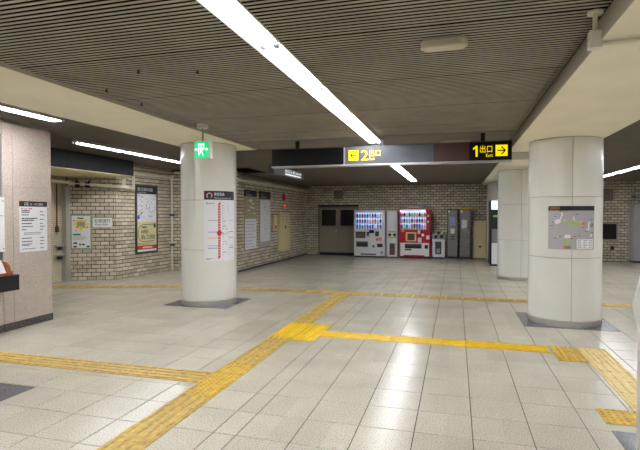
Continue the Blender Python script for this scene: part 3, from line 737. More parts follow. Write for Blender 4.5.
for b, n_, hgt, wid in ((.80, 2, .07, .38), (.73, 1, .03, .30), (.64, 2, .075, .62), (.56, 1, .035, .42), (.50, 1, .03, .40), (.44, 1, .03, .22), (.27, 1, .03, .42), (.205, 1, .03, .38), (.14, 2, .05, .40), (.06, 1, .02, .70)):
    dashes(sp, y0+w_*.08, y0+w_*(.08+wid), z0+h_*(b-hgt/2), z0+h_*(b+hgt/2), n_, .005, h=.6, words=6, fill=.95, rnd=rng)
    dashes(sp, y0+w_*.73, y0+w_*.92, z0+h_*(b-.012), z0+h_*(b+.012), 1, .005, h=.7, words=3, fill=.8, rnd=rng)
for b in (.375, .345): dashes(sp, y0+w_*.15, y0+w_*.9, z0+h_*(b-.01), z0+h_*(b+.01), 1, .005, h=.5, words=9, fill=.9, rnd=rng)
sp.rect(y0+w_*.07, y0+w_*.11, z1-h_*.155, z1-h_*.135, .005); dashes(sp, y0+w_*.15, y0+w_*.3, z1-h_*.16, z1-h_*.135, 1, .005, rnd=rng); sp.build('small_print', 'ink', t, kind='stuff')
MB(fP).rect(y0+w_*.33, y0+w_*.45, z1-h_*.155, z1-h_*.138, .005).build('red_print', 'red', t)
# white panel in the window, shelf and leaflet rack
a, b = xp(-12, 197, XP)[0], xp(4, 198, XP)[0]; z1 = xp(0, 197, XP)[1]; z0 = xp(0, 252, XP)[1]
t = thing('wall_notice', 'white blank-looking board at the left edge beside the pillar', 'notice', (XP, b, z0))
MB(fP).slab(a, b, z0, (z0+z1)/2+.11, -.03, .004).build('lower_sheet', 'white', t)
MB(fP).slab(a, b, (z0+z1)/2+.118, z1, -.03, .004).build('upper_sheet', 'white', t)
MB(fP).cyl((b-.02, -.004, z1-.05), (b-.02, -.007, z1-.05), .008, 8).cyl((b-.02, -.004, z0+.04), (b-.02, -.007, z0+.04), .008, 8).build('screw', 'ink', t)
XSH = -5.50
ysh, zs1 = xp(19.5, 275, XSH); zs0 = xp(19.5, 289.5, XSH)[1]
t = thing('counter_shelf', 'black counter shelf box jutting from the granite office wall', 'shelf', (-5.63, ysh-.5, zs0))
MB().bbox(XP+.001, XSH, ysh-1.3, ysh, zs0, zs1, .004).build('box', 'black', t)
MB().bbox(XP+.001, XSH+.004, ysh-1.3, ysh+.004, zs1, zs1+.006, .002).build('top', 'navy', t)
yr = ysh-.06; zr = zs1+.007; xr0, xr1 = XP+.01, XSH-.04
t = thing('leaflet_rack', 'brown wooden leaflet rack on the black counter shelf', 'rack', ((xr0+xr1)/2, yr-.2, zr))
prof = [(xr1, zr), (xr1, zr+.05)] + [(xr0+.07+(.11)*math.cos(HP*i/6), zr+.05+.12*math.sin(HP*i/6)) for i in range(7)] + [(xr0, zr+.17), (xr0, zr)]
def yprism(mb, prof, ya, yb):
    n = len(prof)
    return mb.add([(x, ya, z) for x, z in prof]+[(x, yb, z) for x, z in prof], [tuple(range(n)), tuple(range(2*n-1, n-1, -1))]+[(i, n+i, n+(i+1) % n, (i+1) % n) for i in range(n)])
yprism(MB(), prof, yr-.02, yr).build('side_panel', 'wood', t); yprism(MB(), prof, yr-.72, yr-.70).build('side_panel', 'wood', t)
MB().box(xr0, xr0+.012, yr-.7, yr-.02, zr, zr+.16).build('back_panel', 'wood', t); MB().box(xr0, xr1-.01, yr-.7, yr-.02, zr, zr+.01).build('bottom_panel', 'wood', t)
MB().box(xr1-.015, xr1-.005, yr-.7, yr-.02, zr+.01, zr+.035).build('front_lip', 'wood', t)
for i, (m, lb) in enumerate((('paper', 'white leaflets in the wooden rack, nearest the pillar'), ('lilac', 'lilac leaflet leaning in the middle of the wooden rack'), ('grey', 'grey leaflets in the wooden rack, farthest from the pillar'))):
    yy = yr-.03-.16*i; l = MB(); xa, xb_ = xr0+.03+.01*i, xr0+.12+.01*i
    l.add([(xb_, yy-.14, zr+.013), (xb_, yy, zr+.013), (xa, yy, zr+.19+.02*i), (xa, yy-.14, zr+.19+.02*i), (xb_+.02, yy-.14, zr+.013), (xb_+.02, yy, zr+.013), (xa+.02, yy, zr+.19+.02*i), (xa+.02, yy-.14, zr+.19+.02*i)],
          [(0,1,2,3), (7,6,5,4), (0,4,5,1), (1,5,6,2), (2,6,7,3), (3,7,4,0)])
    o = l.build('leaflet', m, None, origin=(xb_, yy-.07, zr+.013)); tag(o, lb, 'leaflet', 'leaflets in the counter rack')

# ================================================================== ALCOVE: POSTERS, PIPES
du = Vector((PB[0]-PA[0], PB[1]-PA[1])).normalized(); dn = Vector((du.y, -du.x))
def onwall(P0, u, n, off, x, y):
    d = ray(x, y); Q = (P0[0]+n.x*off, P0[1]+n.y*off)
    t = (Q[0]*n.x+Q[1]*n.y)/(d[0]*n.x+d[1]*n.y); X, Y, Z = d[0]*t, d[1]*t, H+d[2]*t
    return (X-Q[0])*u.x+(Y-Q[1])*u.y, Z
f = xd; OF = .016
(u0, z1), (u1, _), (_, z0) = onwall(PA, du, dn, OF, 70, 214.3), onwall(PA, du, dn, OF, 92, 215), onwall(PA, du, dn, OF, 81, 249.5)
u0 = max(u0, .045)
w_, h_ = u1-u0, z1-z0
t = thing('framed_poster', 'small poster with a yellow star shape in a sage green frame', 'poster', f((u0+w_/2, 0, z0)))
b = w_*.075
MB(f).slab(u0, u0+b, z0, z1, OF, OF+.02).slab(u1-b, u1, z0, z1, OF, OF+.02).slab(u0+b, u1-b, z0, z0+b, OF, OF+.02).slab(u0+b, u1-b, z1-b, z1, OF, OF+.02).build('frame', 'sage', t)
MB(f).slab(u0+b, u1-b, z0+b, z1-b, OF, OF+.008).build('sheet', 'paper', t)
D = OF+.009; star = []
cu, cv = u0+w_*.5, z0+h_*.72
for i in range(16):
    a = 2*math.pi*i/16; r = w_*(.40 if i % 2 == 0 else .27); star.append((cu+r*math.cos(a), cv+r*.85*math.sin(a)))
mb = MB(f)
for i in range(16): mb.poly([(cu, cv), star[i], star[(i+1) % 16]], D)
mb.build('star_shape', 'poster_yellow', t)
MB(f).rect(cu-w_*.18, cu+w_*.18, cv-h_*.06, cv+h_*.07, D+.001).build('title_block', 'sage', t)
MB(f).rect(u0+w_*.12, u0+w_*.48, z0+h_*.40, z0+h_*.455, D).build('teal_band', 'teal', t)
mb = MB(f); rng = random.Random(5)
dashes(mb, u0+w_*.12, u1-w_*.12, z0+h_*.26, z0+h_*.38, 4, D, h=.25, words=9, rnd=rng)
for a_, b_, c_ in ((.14, .16, .18), (.40, .12, .1), (.54, .12, .12), (.14, .06, .16), (.74, .06, .14)): mb.rect(u0+w_*a_, u0+w_*(a_+c_), z0+h_*b_, z0+h_*(b_+.045), D+.0005)
mb.rect(u0+w_*.4, u0+w_*.6, z0+h_*.87, z0+h_*.9, D+.001); mb.build('print_blocks', 'ink', t, kind='stuff')
for i, m in enumerate(('blue', 'red', 'orange', 'blue', 'purple', 'lilac', 'teal')):
    a_ = rng.uniform(.12, .84); b_ = rng.choice((.5, .52, .62, .8, .88)); MB(f).rect(u0+w_*a_, u0+w_*(a_+.07), z0+h_*b_, z0+h_*(b_+.035), D+.0012).build('colour_spot', m, t)
# keep right sign
(u0, z1), (u1, _), (_, z0) = onwall(PA, du, dn, OF, 92.8, 217.6), onwall(PA, du, dn, OF, 112, 218), onwall(PA, du, dn, OF, 100, 227.2)
w_, h_ = u1-u0, z1-z0
t = thing('wall_sign', 'white keep-right sign with black characters on the angled wall', 'sign', f((u0+w_/2, 0, z0)))
MB(f).slab(u0, u1, z0, z1, OF, OF+.012).build('plate', 'white', t)
MB(f).slab(u0, u1, z1, z1+.012, OF, OF+.02).build('top_edge', 'darkgrey', t)
MB(f).text('右側通行', u0+w_*.08, z0+h_*.48, h_*.46, OF+.0135, fit=w_*.84).text('Keep Right', u0+w_*.12, z0+h_*.2, h_*.26, OF+.0135, fit=w_*.7).build('lettering', 'ink', t)
# steel post, valves and tap on the mosaic wall
t = thing('steel_post', 'tall stainless steel corner post beside the mosaic tile wall', 'post', (-8.80, 9.29, 0))
MB().bbox(-8.828, -8.70, 9.16, 9.29, 0, 2.22, .006).build('post', 'steel', t); MB().bbox(-8.828, -8.69, 9.15, 9.285, 2.22, 2.24, .004).build('cap', 'steel', t)
for py, lb in ((246, 'upper chrome wall tap with a black handle on the mosaic tiles'), (255.5, 'lower chrome wall tap with a black handle on the mosaic tiles')):
    yy, zz = xp(58, py, -8.80)
    t = thing('wall_tap', lb, 'tap', (-8.83, yy, zz), 'taps on the mosaic wall')
    MB().cyl((-8.77, yy-.09, zz), (-8.77, yy+.14, zz), .018, 8).build('bar', 'steel', t)
    MB().cyl((-8.83, yy, zz), (-8.76, yy, zz), .022, 10).build('stem', 'steel', t)
    MB().bbox(-8.80, -8.72, yy-.03, yy+.05, zz-.09, zz-.02, .008).build('handle', 'black', t)
yy, z1 = xp(56.5, 184, -8.81); _, z0 = xp(57, 228, -8.81)
t = thing('drop_pipe', 'thin brown vertical pipe on the mosaic tile wall', 'pipe', (-8.81, yy, z0))
MB().cyl((-8.81, yy, z0), (-8.81, yy, z1), .014, 8).build('pipe', 'brown', t); MB().bbox(-8.83, -8.77, yy-.04, yy+.04, z0-.1, z0+.04, .01).build('handset', 'brown', t)
yy, zz = xp(57, 234, -8.82)
t = thing('wall_socket', 'small steel socket plate on the mosaic wall below the brown pipe', 'socket', (-8.83, yy, zz))
MB().box(-8.83, -8.82, yy-.06, yy+.06, zz-.04, zz+.04).build('plate', 'steel', t); MB().box(-8.822, -8.817, yy-.02, yy+.02, zz-.015, zz+.015).build('outlet', 'darkgrey', t)
# tall map poster on the alcove wall
au = Vector((PC[0]-PB[0], PC[1]-PB[1])).normalized(); an_ = Vector((au.y, -au.x)); f = xpo
(u0, z1), (u1, _), (_, z0) = onwall(PB, au, an_, OF, 134.6, 184), onwall(PB, au, an_, OF, 156, 187), onwall(PB, au, an_, OF, 145, 253)
w_, h_ = u1-u0, z1-z0
t = thing('tall_poster', 'tall framed neighbourhood map poster with a green and tan lower half', 'poster', f((u0+w_/2, 0, z0)))
b = w_*.04
MB(f).slab(u0, u0+b, z0, z1, OF, OF+.05).slab(u1-b, u1, z0, z1, OF, OF+.05).slab(u0+b, u1-b, z0, z0+b*1.4, OF, OF+.05).slab(u0+b, u1-b, z1-b, z1, OF, OF+.05).build('frame', 'darkgrey', t)
D = OF+.03
MB(f).slab(u0+b, u1-b, z1-h_*.135, z1-b, OF, D).build('header', 'ink', t)
MB(f).slab(u0+b, u1-b, z0+h_*.46, z1-h_*.135, OF, D).build('map_sheet', 'paper', t)
MB(f).slab(u0+b, u1-b, z0+h_*.115, z0+h_*.46, OF, D).build('tan_sheet', 'tan', t)
MB(f).slab(u0+b, u1-b, z0+h_*.055, z0+h_*.115, OF, D).build('red_band', 'redband', t)
MB(f).slab(u0+b, u1-b, z0+b*1.4, z0+h_*.055, OF, D).build('white_band', 'paper', t)
D += .0015
MB(f).text('周辺案内図', u0+w_*.08, z1-h_*.09, h_*.055, D, fit=w_*.7).text('Area Map', u0+w_*.08, z1-h_*.122, h_*.022, D, fit=w_*.4).build('lettering', 'paper', t)
mb = MB(f); rng = random.Random(11)
for i in range(60):
    a_, b_ = rng.uniform(.1, .9), rng.uniform(.5, .84); mb.rect(u0+w_*a_, u0+w_*(a_+rng.uniform(.02, .05)), z0+h_*b_, z0+h_*(b_+.009), D)
mb.build('map_marks', 'ink', t, kind='stuff')
MB(f).poly([(u0+w_*.07, z0+h_*.5), (u0+w_*.15, z0+h_*.5), (u0+w_*.17, z0+h_*.55), (u0+w_*.1, z0+h_*.56), (u0+w_*.07, z0+h_*.53)], D).poly([(u0+w_*.2, z0+h_*.55), (u0+w_*.25, z0+h_*.56), (u0+w_*.27, z0+h_*.6), (u0+w_*.22, z0+h_*.59)], D).build('blue_area', 'blue', t)
mb = MB(f)
def seg(p, q, th): 
    dx, dy = q[0]-p[0], q[1]-p[1]; l = math.hypot(dx*w_, dy*h_); nx, ny = -dy*h_/l*th, dx*w_/l*th
    P_ = [(u0+w_*a+s*nx, z0+h_*c+s*ny) for (a, c), s in ((p, -1), (q, -1), (q, 1), (p, 1))]; mb.poly(P_, D)
arc = [(.88,.425),(.3,.415),(.18,.395),(.12,.35),(.1,.29),(.13,.22),(.2,.185),(.32,.17),(.85,.175)]
for p, q in zip(arc, arc[1:]): seg(p, q, .008)
mb.poly([(u0+w_*.82, z0+h_*.37), (u0+w_*.92, z0+h_*.37), (u0+w_*.93, z0+h_*.41), (u0+w_*.87, z0+h_*.44), (u0+w_*.82, z0+h_*.41)], D)
dashes(mb, u0+w_*.26, u0+w_*.56, z0+h_*.36, z0+h_*.40, 1, D, h=.6, words=4, rnd=rng)
for v_, e_ in ((.315, .62), (.235, .93)):
    a_ = .24
    while a_ < e_-.05:
        cw = .11
        for (ax, bx_, cy0, cy1) in ((0, .8, .85, 1), (0, .8, 0, .14), (0, .16, 0, 1), (.64, .8, 0, 1), (.1, .7, .42, .56), (.36, .48, .1, .9)):
            if rng.random() < .8: mb.rect(u0+w_*(a_+cw*ax), u0+w_*(a_+cw*bx_), z0+h_*(v_-.03+.06*cy0), z0+h_*(v_-.03+.06*cy1), D+.0003)
        a_ += cw
dashes(mb, u0+w_*.08, u0+w_*.9, z0+h_*.125, z0+h_*.155, 2, D, h=.3, words=10, rnd=rng); mb.build('green_print', 'deepgreen', t, kind='stuff')
mb = MB(f); dashes(mb, u0+w_*.3, u0+w_*.85, z0+h_*.07, z0+h_*.1, 1, D, h=.7, words=7, rnd=rng); mb.build('white_print', 'paper', t, kind='stuff')
# pipes of the alcove
def tube(mb, pts, r, n=8):
    for p, q in zip(pts, pts[1:]): mb.cyl(p, q, r, n)
    return mb
ox = lambda f_, u, d, z: f_((u, -d, z))
t = thing('wall_pipe', 'cream pipe run under the dark bulkhead above the angled wall', 'pipe', (-8.0, 9.6, 2.3))
LD = Vector((PB[0]-PA[0], PB[1]-PA[1])).length
ua, za = onwall(PA, du, dn, .09, 72, 183); ub, zb2 = onwall(PA, du, dn, .09, 127, 187.5)
p1 = ox(xd, ub, .09, zb2); pa = ox(xd, 0.06, .09, za)
py_, pz = xp(134.3, 188, -7.72); top = xp(134.3, 173, -7.72)
pc = (-7.74, py_, zb2-.01)
tube(MB(), [(-8.74, 7.6, za+.03), (-8.74, 9.0, za+.02), pa, p1, pc], .036).build('pipe', 'pipe', t)
for px in (78, 88):
    uu, zz = onwall(PA, du, dn, .05, px, 184); MB(xd).slab(uu-.05, uu+.05, zz-.09, zz+.08, .016, .12).build('bracket', 'black', t)
uu, zz = onwall(PA, du, dn, .05, 124, 185); MB(xd).slab(uu-.03, uu+.03, zz-.04, zz+.14, .016, .1).build('bracket', 'pipe', t)
uu, zz = onwall(PA, du, dn, .05, 84, 181); MB(xd).slab(uu-.1, uu+.1, zz-.03, zz+.03, .016, .16).build('valve', 'steel', t)
t = thing('wall_pipe', 'cream pipe climbing beside the tall poster and down to the floor', 'pipe', (-7.7, 11.8, 0))
yv, zv = xp(171.5, 178, -7.66)
tube(MB(), [(pc[0], pc[1], pc[2]-.02), (pc[0], pc[1], 2.59), (-7.645, 11.83, 2.59)], .034).build('pipe', 'pipe', t)
MB().cyl((-7.64, 11.84, 2.52), (-7.64, 11.84, 2.66), .05, 10).build('elbow', 'pipe', t)
tube(MB(), [(-7.64, 11.84, 2.56), (-7.64, 11.84, .0)], .03).build('down_pipe', 'pipe', t)
tube(MB(), [(-7.64, 11.85, 2.54), (XL+.06, 11.85, 2.54)], .025).build('cross_pipe', 'pipe', t)
for zz in (1.55, .72): MB().box(-7.69, -7.59, 11.80, 11.903, zz-.03, zz+.03).build('clamp', 'darkgrey', t)
t = thing('wall_pipe', 'long cream pipe high along the left brick wall', 'pipe', (XL+.05, 15, 2.49))
tube(MB(), [(XL+.06, 11.86, 2.5), (XL+.06, YB-.05, 2.48)], .028).build('pipe', 'pipe', t)
for yy in (12.6, 14.2, 15.8, 17.4): MB().box(XL+.014, XL+.09, yy-.03, yy+.03, 2.45, 2.53).build('bracket', 'pipe', t)
t = thing('cable_tray', 'dark cable ledge just under the ceiling on the left brick wall', 'ledge', (XL+.05, 15, 2.62))
MB().box(XL+.014, XL+.11, 11.95, YB-.03, 2.60, 2.615).build('tray', 'doorframe', t); MB().box(XL+.10, XL+.11, 11.95, YB-.03, 2.615, 2.645).build('lip', 'doorframe', t)

# ================================================================== LEFT WALL BOARDS
f = xl
def lw(px, py): Y, Z = xp(px, py, XL+OF); return Y-11.92, Z
for (pa_, pb_, pt, ph, pbm, m, lb) in ((244, 256, 189.5, 196, 249.5, 'tan', 'tall notice board with black header on the left wall, nearer the column'), (259, 270, 191, 198.5, 247, 'lilac', 'tall lilac-grey notice board with black header, nearer the beige cabinet')):
    u0, z1 = lw(pa_, pt); u1 = lw(pb_, pt)[0]; zh = lw(pa_, ph)[1]; z0 = lw((pa_+pb_)/2, pbm)[1]; w_ = u1-u0; h_ = zh-z0
    t = thing('notice_board', lb, 'notice board', f((u0+w_/2, 0, z0)))
    MB(f).slab(u0, u1, z0, zh, OF, OF+.02).build('board', 'maproom' if m == 'lilac' else 'oldmap', t)
    MB(f).slab(u0, u1, zh, z1, OF, OF+.024).build('header', 'black', t)
    MB(f).text('出口', u0+w_*.1, zh+(z1-zh)*.45, (z1-zh)*.42, OF+.0255, fit=w_*.28).rect(u0+w_*.1, u0+w_*.6, zh+(z1-zh)*.15, zh+(z1-zh)*.28, OF+.0255).build('lettering', 'maproom', t)
    mb = MB(f); rng = random.Random(2)
    if m == 'tan':
        MB(f).slab(u0+w_*.03, u1-w_*.03, z0+h_*.01, z0+h_*.58, OF+.02, OF+.022).build('time_sheet', 'paper', t)
        dashes(mb, u0+w_*.08, u1-w_*.1, z0+h_*.02, z0+h_*.56, 9, OF+.0232, h=.18, words=3, fill=1, rnd=rng); mb.build('print_rows', 'lilac', t, kind='stuff')
        mb = MB(f)
        for i in range(10): a_, b_ = rng.uniform(.05, .7), rng.uniform(.62, .95); mb.rect(u0+w_*a_, u0+w_*(a_+.25), z0+h_*b_, z0+h_*(b_+.02), OF+.0215)
        mb.build('map_lines', 'paper', t, kind='stuff')
    else:
        MB(f).slab(u0+w_*.05, u1-w_*.05, z0+h_*.12, zh-h_*.02, OF+.02, OF+.022).build('map_sheet', 'paper', t)
        for i in range(30): a_, b_ = rng.uniform(.1, .8), rng.uniform(.15, .9); mb.rect(u0+w_*a_, u0+w_*(a_+.1), z0+h_*b_, z0+h_*(b_+.008), OF+.0232)
        mb.build('map_lines', 'midgrey', t, kind='stuff')
u, z = lw(283.5, 197)
t = thing('alarm_bell', 'round red fire alarm bell high on the left brick wall', 'alarm', f((u, 0, z)))
MB(f).cyl((u, -OF, z), (u, -OF-.05, z), .13, 16, .10).build('dome', 'red', t); MB(f).cyl((u, -OF-.05, z), (u, -OF-.06, z), .03, 10).build('hub', 'black', t)
u, z = lw(283.8, 205.5)
t = thing('alarm_lamp', 'small glowing red lamp under the fire alarm bell', 'lamp', f((u, 0, z)))
MB(f).cyl((u, -OF, z), (u, -OF-.02, z), .07, 12).build('base', 'red', t); MB(f).cyl((u, -OF-.02, z), (u, -OF-.06, z), .04, 12, .025).build('lens', 'led_red', t)
u, z = lw(274.5, 223)
t = thing('call_point', 'narrow box with two red lights beside the beige cabinet', 'call box', f((u, 0, z-.25)))
MB(f).slab(u-.13, u+.13, z-.26, z+.26, OF, OF+.04).build('box', 'beige', t)
MB(f).cyl((u, -OF-.04, z+.14), (u, -OF-.055, z+.14), .035, 10).build('lamp', 'led_red', t); MB(f).cyl((u, -OF-.04, z-.13), (u, -OF-.055, z-.13), .05, 10).build('button', 'red', t)
u0, z1 = lw(278, 213.5); u1 = lw(287.5, 213.5)[0]; z0 = lw(282, 250.5)[1]
t = thing('hydrant_cabinet', 'tall beige hydrant cabinet on the left brick wall', 'cabinet', f(((u0+u1)/2, 0, z0)))
MB(f).slab(u0, u1, z0, z1, OF, OF+.09).build('body', 'beige', t)
lf = MB(f).slab(u0+.02, u1-.02, z0+.02, z1-.32, OF+.09, OF+.10).build('door', 'beige', t); MB(f).slab(u0+.42, u0+.5, z0+.75, z0+.85, OF+.10, OF+.11).build('handle', 'black', lf, root=t)
MB(f).slab(u0+.02, u1-.02, z1-.30, z1-.02, OF+.09, OF+.10).build('upper_door', 'beige', t)
for k in range(4): MB(f).slab(u0+.2+.35*(k % 2), u0+.25+.35*(k % 2), z1-.12-.1*(k//2), z1-.09-.1*(k//2), OF+.10, OF+.105).build('vent_slot', 'ink', t)

# ================================================================== BACK WALL MACHINES
fB = lambda Y: frame((0, Y), (1, 0), (0, -1))
def span(p0, p1, py, Y): return yp(p0, py, Y)[0], yp(p1, py, Y)[0]
pcol = ['blue', 'teal', 'red', 'orange', 'white', 'green', 'purple', 'poster_yellow', 'pink', 'deepgreen', 'brown', 'blue']
bottle_mesh = {}
def product(kind, m):
    if (kind, m) not in bottle_mesh:
        mb = MB()
        if kind == 'can': mb.lathe([(.024, 0), (.03, .006), (.03, .105), (.024, .115)], 10)
        elif kind == 'short': mb.lathe([(.026, 0), (.03, .01), (.03, .09), (.014, .12), (.014, .14)], 10)
        else: mb.lathe([(.028, 0), (.032, .01), (.032, .12), (.012, .17), (.012, .2)], 10)
        me = mb.mesh('drink_sample'); me.materials.append(M[m]); bottle_mesh[(kind, m)] = me
    return bottle_mesh[(kind, m)]
def vending(name, label, x0, x1, Yf, top, body, seed):
    t = thing(name, label, 'vending machine', ((x0+x1)/2, (Yf+YB-.08)/2, 0)); w = x1-x0; rng = random.Random(seed)
    red = body == 'machine_red'
    MB().box(x0+.03, x1-.03, Yf+.06, YB-.1, 0, .06).build('plinth', 'black', t)
    MB().bbox(x0, x1, Yf+.05, YB-.08, .05, top, .012).build('cabinet', body, t)
    # door with a window opening
    wz0, wz1 = .05+(top-.05)*.575, top-.10; wx0, wx1 = x0+w*(.05 if red else .07), x1-w*(.10 if red else .09)
    if red: wx1 = x0+w*.86
    d = MB(); d.box(x0, x1, Yf, Yf+.05, .06, wz0); d.box(x0, x1, Yf, Yf+.05, wz1, top); d.box(x0, wx0, Yf, Yf+.05, wz0, wz1); d.box(wx1, x1, Yf, Yf+.05, wz0, wz1)
    d.build('front_door', body, t)
    MB().box(wx0, wx1, Yf+.045, Yf+.05, wz0, wz1).build('lit_backdrop', 'vend_back', t)
    n = 10; rowh = (wz1-wz0)/3
    for r in range(3):
        zb0 = wz0+r*rowh
        MB().box(wx0, wx1, Yf-.005, Yf+.045, zb0, zb0+.05).build('shelf', 'white', t)
        bt = MB()
        for i in range(n): c = wx0+(wx1-wx0)*(i+.5)/n; bt.box(c-.025, c+.025, Yf-.009, Yf-.005, zb0+.012, zb0+.04)
        bt.build('button_row', 'blue' if not red else 'darkgrey', t, kind='stuff')
        for i in range(n):
            c = wx0+(wx1-wx0)*(i+.5)/n; kind = ('can', 'short', 'tall')[r] if rng.random() < .75 else 'short'
            ob = dup(product(kind, rng.choice(pcol[:3] if (not red and i < 3) else pcol)), 'drink_sample', (c, Yf+.012, zb0+.05), t)
            ob.scale = (1.35, .75, (rowh-.065)/(.115, .14, .2)[('can', 'short', 'tall').index(kind)])
    fr = fB(Yf); q = wz0-.06
    def plate(nm, a, b, c, e, m, d1=.012, par=None):
        return MB(fr).slab(x0+w*a, x0+w*b, .06+(q-.06)*c, .06+(q-.06)*e, 0, d1).build(nm, m, t)
    if not red:
        plate('advert', .06, .38, .72, .98, 'ink'); plate('advert_picture', .09, .34, .76, .94, 'brown', .014)
        plate('coin_unit', .50, .66, .92, 1.05, 'black'); plate('note_slot', .42, .50, .80, .98, 'darkgrey'); plate('price_tag', .44, .52, .76, .82, 'green', .014)
        plate('coin_slot', .70, .82, .80, 1.0, 'darkgrey'); plate('sticker', .72, .86, .62, .72, 'orange'); plate('sticker', .84, .92, .62, .76, 'pink', .008)
        ds = plate('delivery_slot', .08, .46, .36, .58, 'darkgrey'); plate('delivery_flap', .11, .43, .40, .50, 'black', .016)
        plate('coin_return', .76, .94, .36, .50, 'darkgrey'); plate('coin_return_flap', .79, .91, .38, .46, 'black', .016); plate('lock', .61, .67, .34, .44, 'brown')
        plate('foot_slot', .22, .72, .04, .09, 'black', .006); plate('sticker', .88, .94, .08, .2, 'midgrey', .006)
    else:
        plate('poster', .22, .55, .60, .95, 'tan'); plate('poster_picture', .27, .50, .64, .9, 'brown', .014)
        plate('sticker', .06, .18, .96, 1.06, 'orange', .008); plate('coin_unit', .60, .68, .9, 1.04, 'white'); plate('price_tag', .70, .78, .95, 1.02, 'deepgreen')
        plate('note_slot', .72, .80, .80, .90, 'white'); plate('card_reader', .86, .97, .68, .84, 'white'); plate('sticker', .60, .72, .56, .74, 'paper', .008)
        plate('white_apron', .04, .96, .02, .54, 'white', .02); plate('delivery_slot', .19, .72, .32, .5, 'darkgrey', .03); plate('delivery_flap', .22, .69, .34, .42, 'black', .034)
        plate('sticker', .19, .40, .24, .30, 'deepgreen', .026); plate('coin_return', .82, .92, .32, .46, 'ink', .028); plate('foot_slot', .15, .80, .02, .06, 'machine_red', .024)
        MB(fr).slab(x0+w*.03, x1-w*.16, top-.095, top-.03, 0, .01).build('header_strip', 'lit_white', t)
        MB(fr).slab(x0+w*.05, x0+w*.7, top-.075, top-.05, .01, .012).build('header_print', 'machine_red', t)
        for zz in (.60, .72, .84): MB(fr).slab(x0+w*.90, x0+w*.95, top*zz, top*zz+.08, 0, .012).build('side_plate', 'white' if zz > .7 else 'darkgrey', t)
    return t
Y1 = 17.42
a, b = span(354, 384.5, 235, Y1); vending('vending_machine', 'white drink vending machine with a lit window', a, b, Y1, yp(370, 210, Y1)[1], 'machine', 1)
Y2 = 17.5
a, b = span(399, 430.5, 235, Y2); rtop = yp(415, 209, Y2)[1]; vending('vending_machine', 'red drink vending machine with a white lower panel', a, b, Y2, rtop, 'machine_red', 2)
t = thing('plastic_bundle', 'clear plastic bundle lying on top of the red vending machine', 'bundle', ((a+b)/2, Y2+.3, rtop))
MB().lathe([(.02, rtop), (.11, rtop+.02), (.12, rtop+.09), (.05, rtop+.16), (.01, rtop+.17)], 12, (b-.32, Y2+.2)).build('bag', 'silver', t)
MB().cyl((a+.3, Y2+.2, rtop+.05), (b-.42, Y2+.2, rtop+.06), .045, 10).build('roll', 'silver', t)
# slim bin
Y3 = 17.58; a, b = span(386.5, 397.6, 235, Y3); top = yp(392, 210.5, Y3)[1]; w = b-a; fr = fB(Y3)
t = thing('recycling_bin', 'tall slim white bin with two round holes between the vending machines', 'bin', ((a+b)/2, Y3+.25, 0))
MB().bbox(a, b, Y3, YB-.1, .03, top, .012).build('body', 'machine', t); MB().box(a+.02, b-.02, Y3+.02, YB-.12, 0, .03).build('foot', 'black', t)
for z in (.93, .70): MB(fr).slab(a+w*.15, a+w*.85, z, z+.05, 0, .006).build('yellow_strip', 'yellow_tag', t)
for c in (.3, .72): MB(fr).cyl((a+w*c, 0, .83), (a+w*c, -.01, .83), .055, 14).build('hole_ring', 'darkgrey', t); MB(fr).cyl((a+w*c, -.01, .83), (a+w*c, -.013, .83), .04, 14).build('hole', 'black', t)
MB(fr).slab(a+w*.28, a+w*.76, .10, .52, 0, .006).build('window', 'darkgrey', t); MB(fr).slab(a+w*.34, a+w*.70, .14, .34, .006, .009).build('contents', 'brown', t)
# low bin
Y4 = 17.6; a, b = span(432, 445, 245, Y4); top = yp(438, 234.5, Y4)[1]; w = b-a; fr = fB(Y4)
t = thing('recycling_bin', 'low white bin with a dark window, beside the red vending machine', 'bin', ((a+b)/2, Y4+.25, 0))
MB().bbox(a, b, Y4, YB-.1, .05, top-.16, .01).build('body', 'machine', t)
MB().box(a+.02, b-.02, Y4+.02, YB-.12, 0, .05).build('foot', 'black', t)
yprof = [(Y4, top-.16), (Y4+.02, top-.14), (Y4+.16, top), (YB-.1, top), (YB-.1, top-.16)]
n_ = len(yprof); MB().add([(a, y, z) for y, z in yprof]+[(b, y, z) for y, z in yprof], [tuple(range(n_-1, -1, -1)), tuple(range(n_, 2*n_))]+[(i, (i+1) % n_, n_+(i+1) % n_, n_+i) for i in range(n_)]).build('sloped_lid', 'midgrey', t)
for c in (.28, .72): MB().cyl((a+w*c, Y4+.08, top-.085), (a+w*c, Y4+.066, top-.068), .06, 14).build('hole', 'black', t)
MB(fr).slab(a+w*.25, a+w*.72, .16, top-.25, 0, .006).build('window', 'darkgrey', t); MB(fr).slab(a+w*.35, a+w*.62, .2, top-.5, .006, .009).build('contents', 'midgrey', t)
for c, m, h in ((.3, 'silver', .16), (.5, 'brown', .10), (.75, 'white', .13)):
    o = product('tall', m).copy() if False else None
    lb = {'silver': 'silver can left standing on the low bin', 'brown': 'brown bottle left standing on the low bin', 'white': 'white bottle left standing on the low bin'}[m]
    ob = MB().lathe([(.026, 0), (.03, .008), (.03, h*.7), (.014, h*.88), (.014, h)], 10).build('bottle', m, None, origin=(0, 0, 0)); ob.location = (a+w*c, Y4+.25, top); tag(ob, lb, 'bottle', 'empties on the low bin')
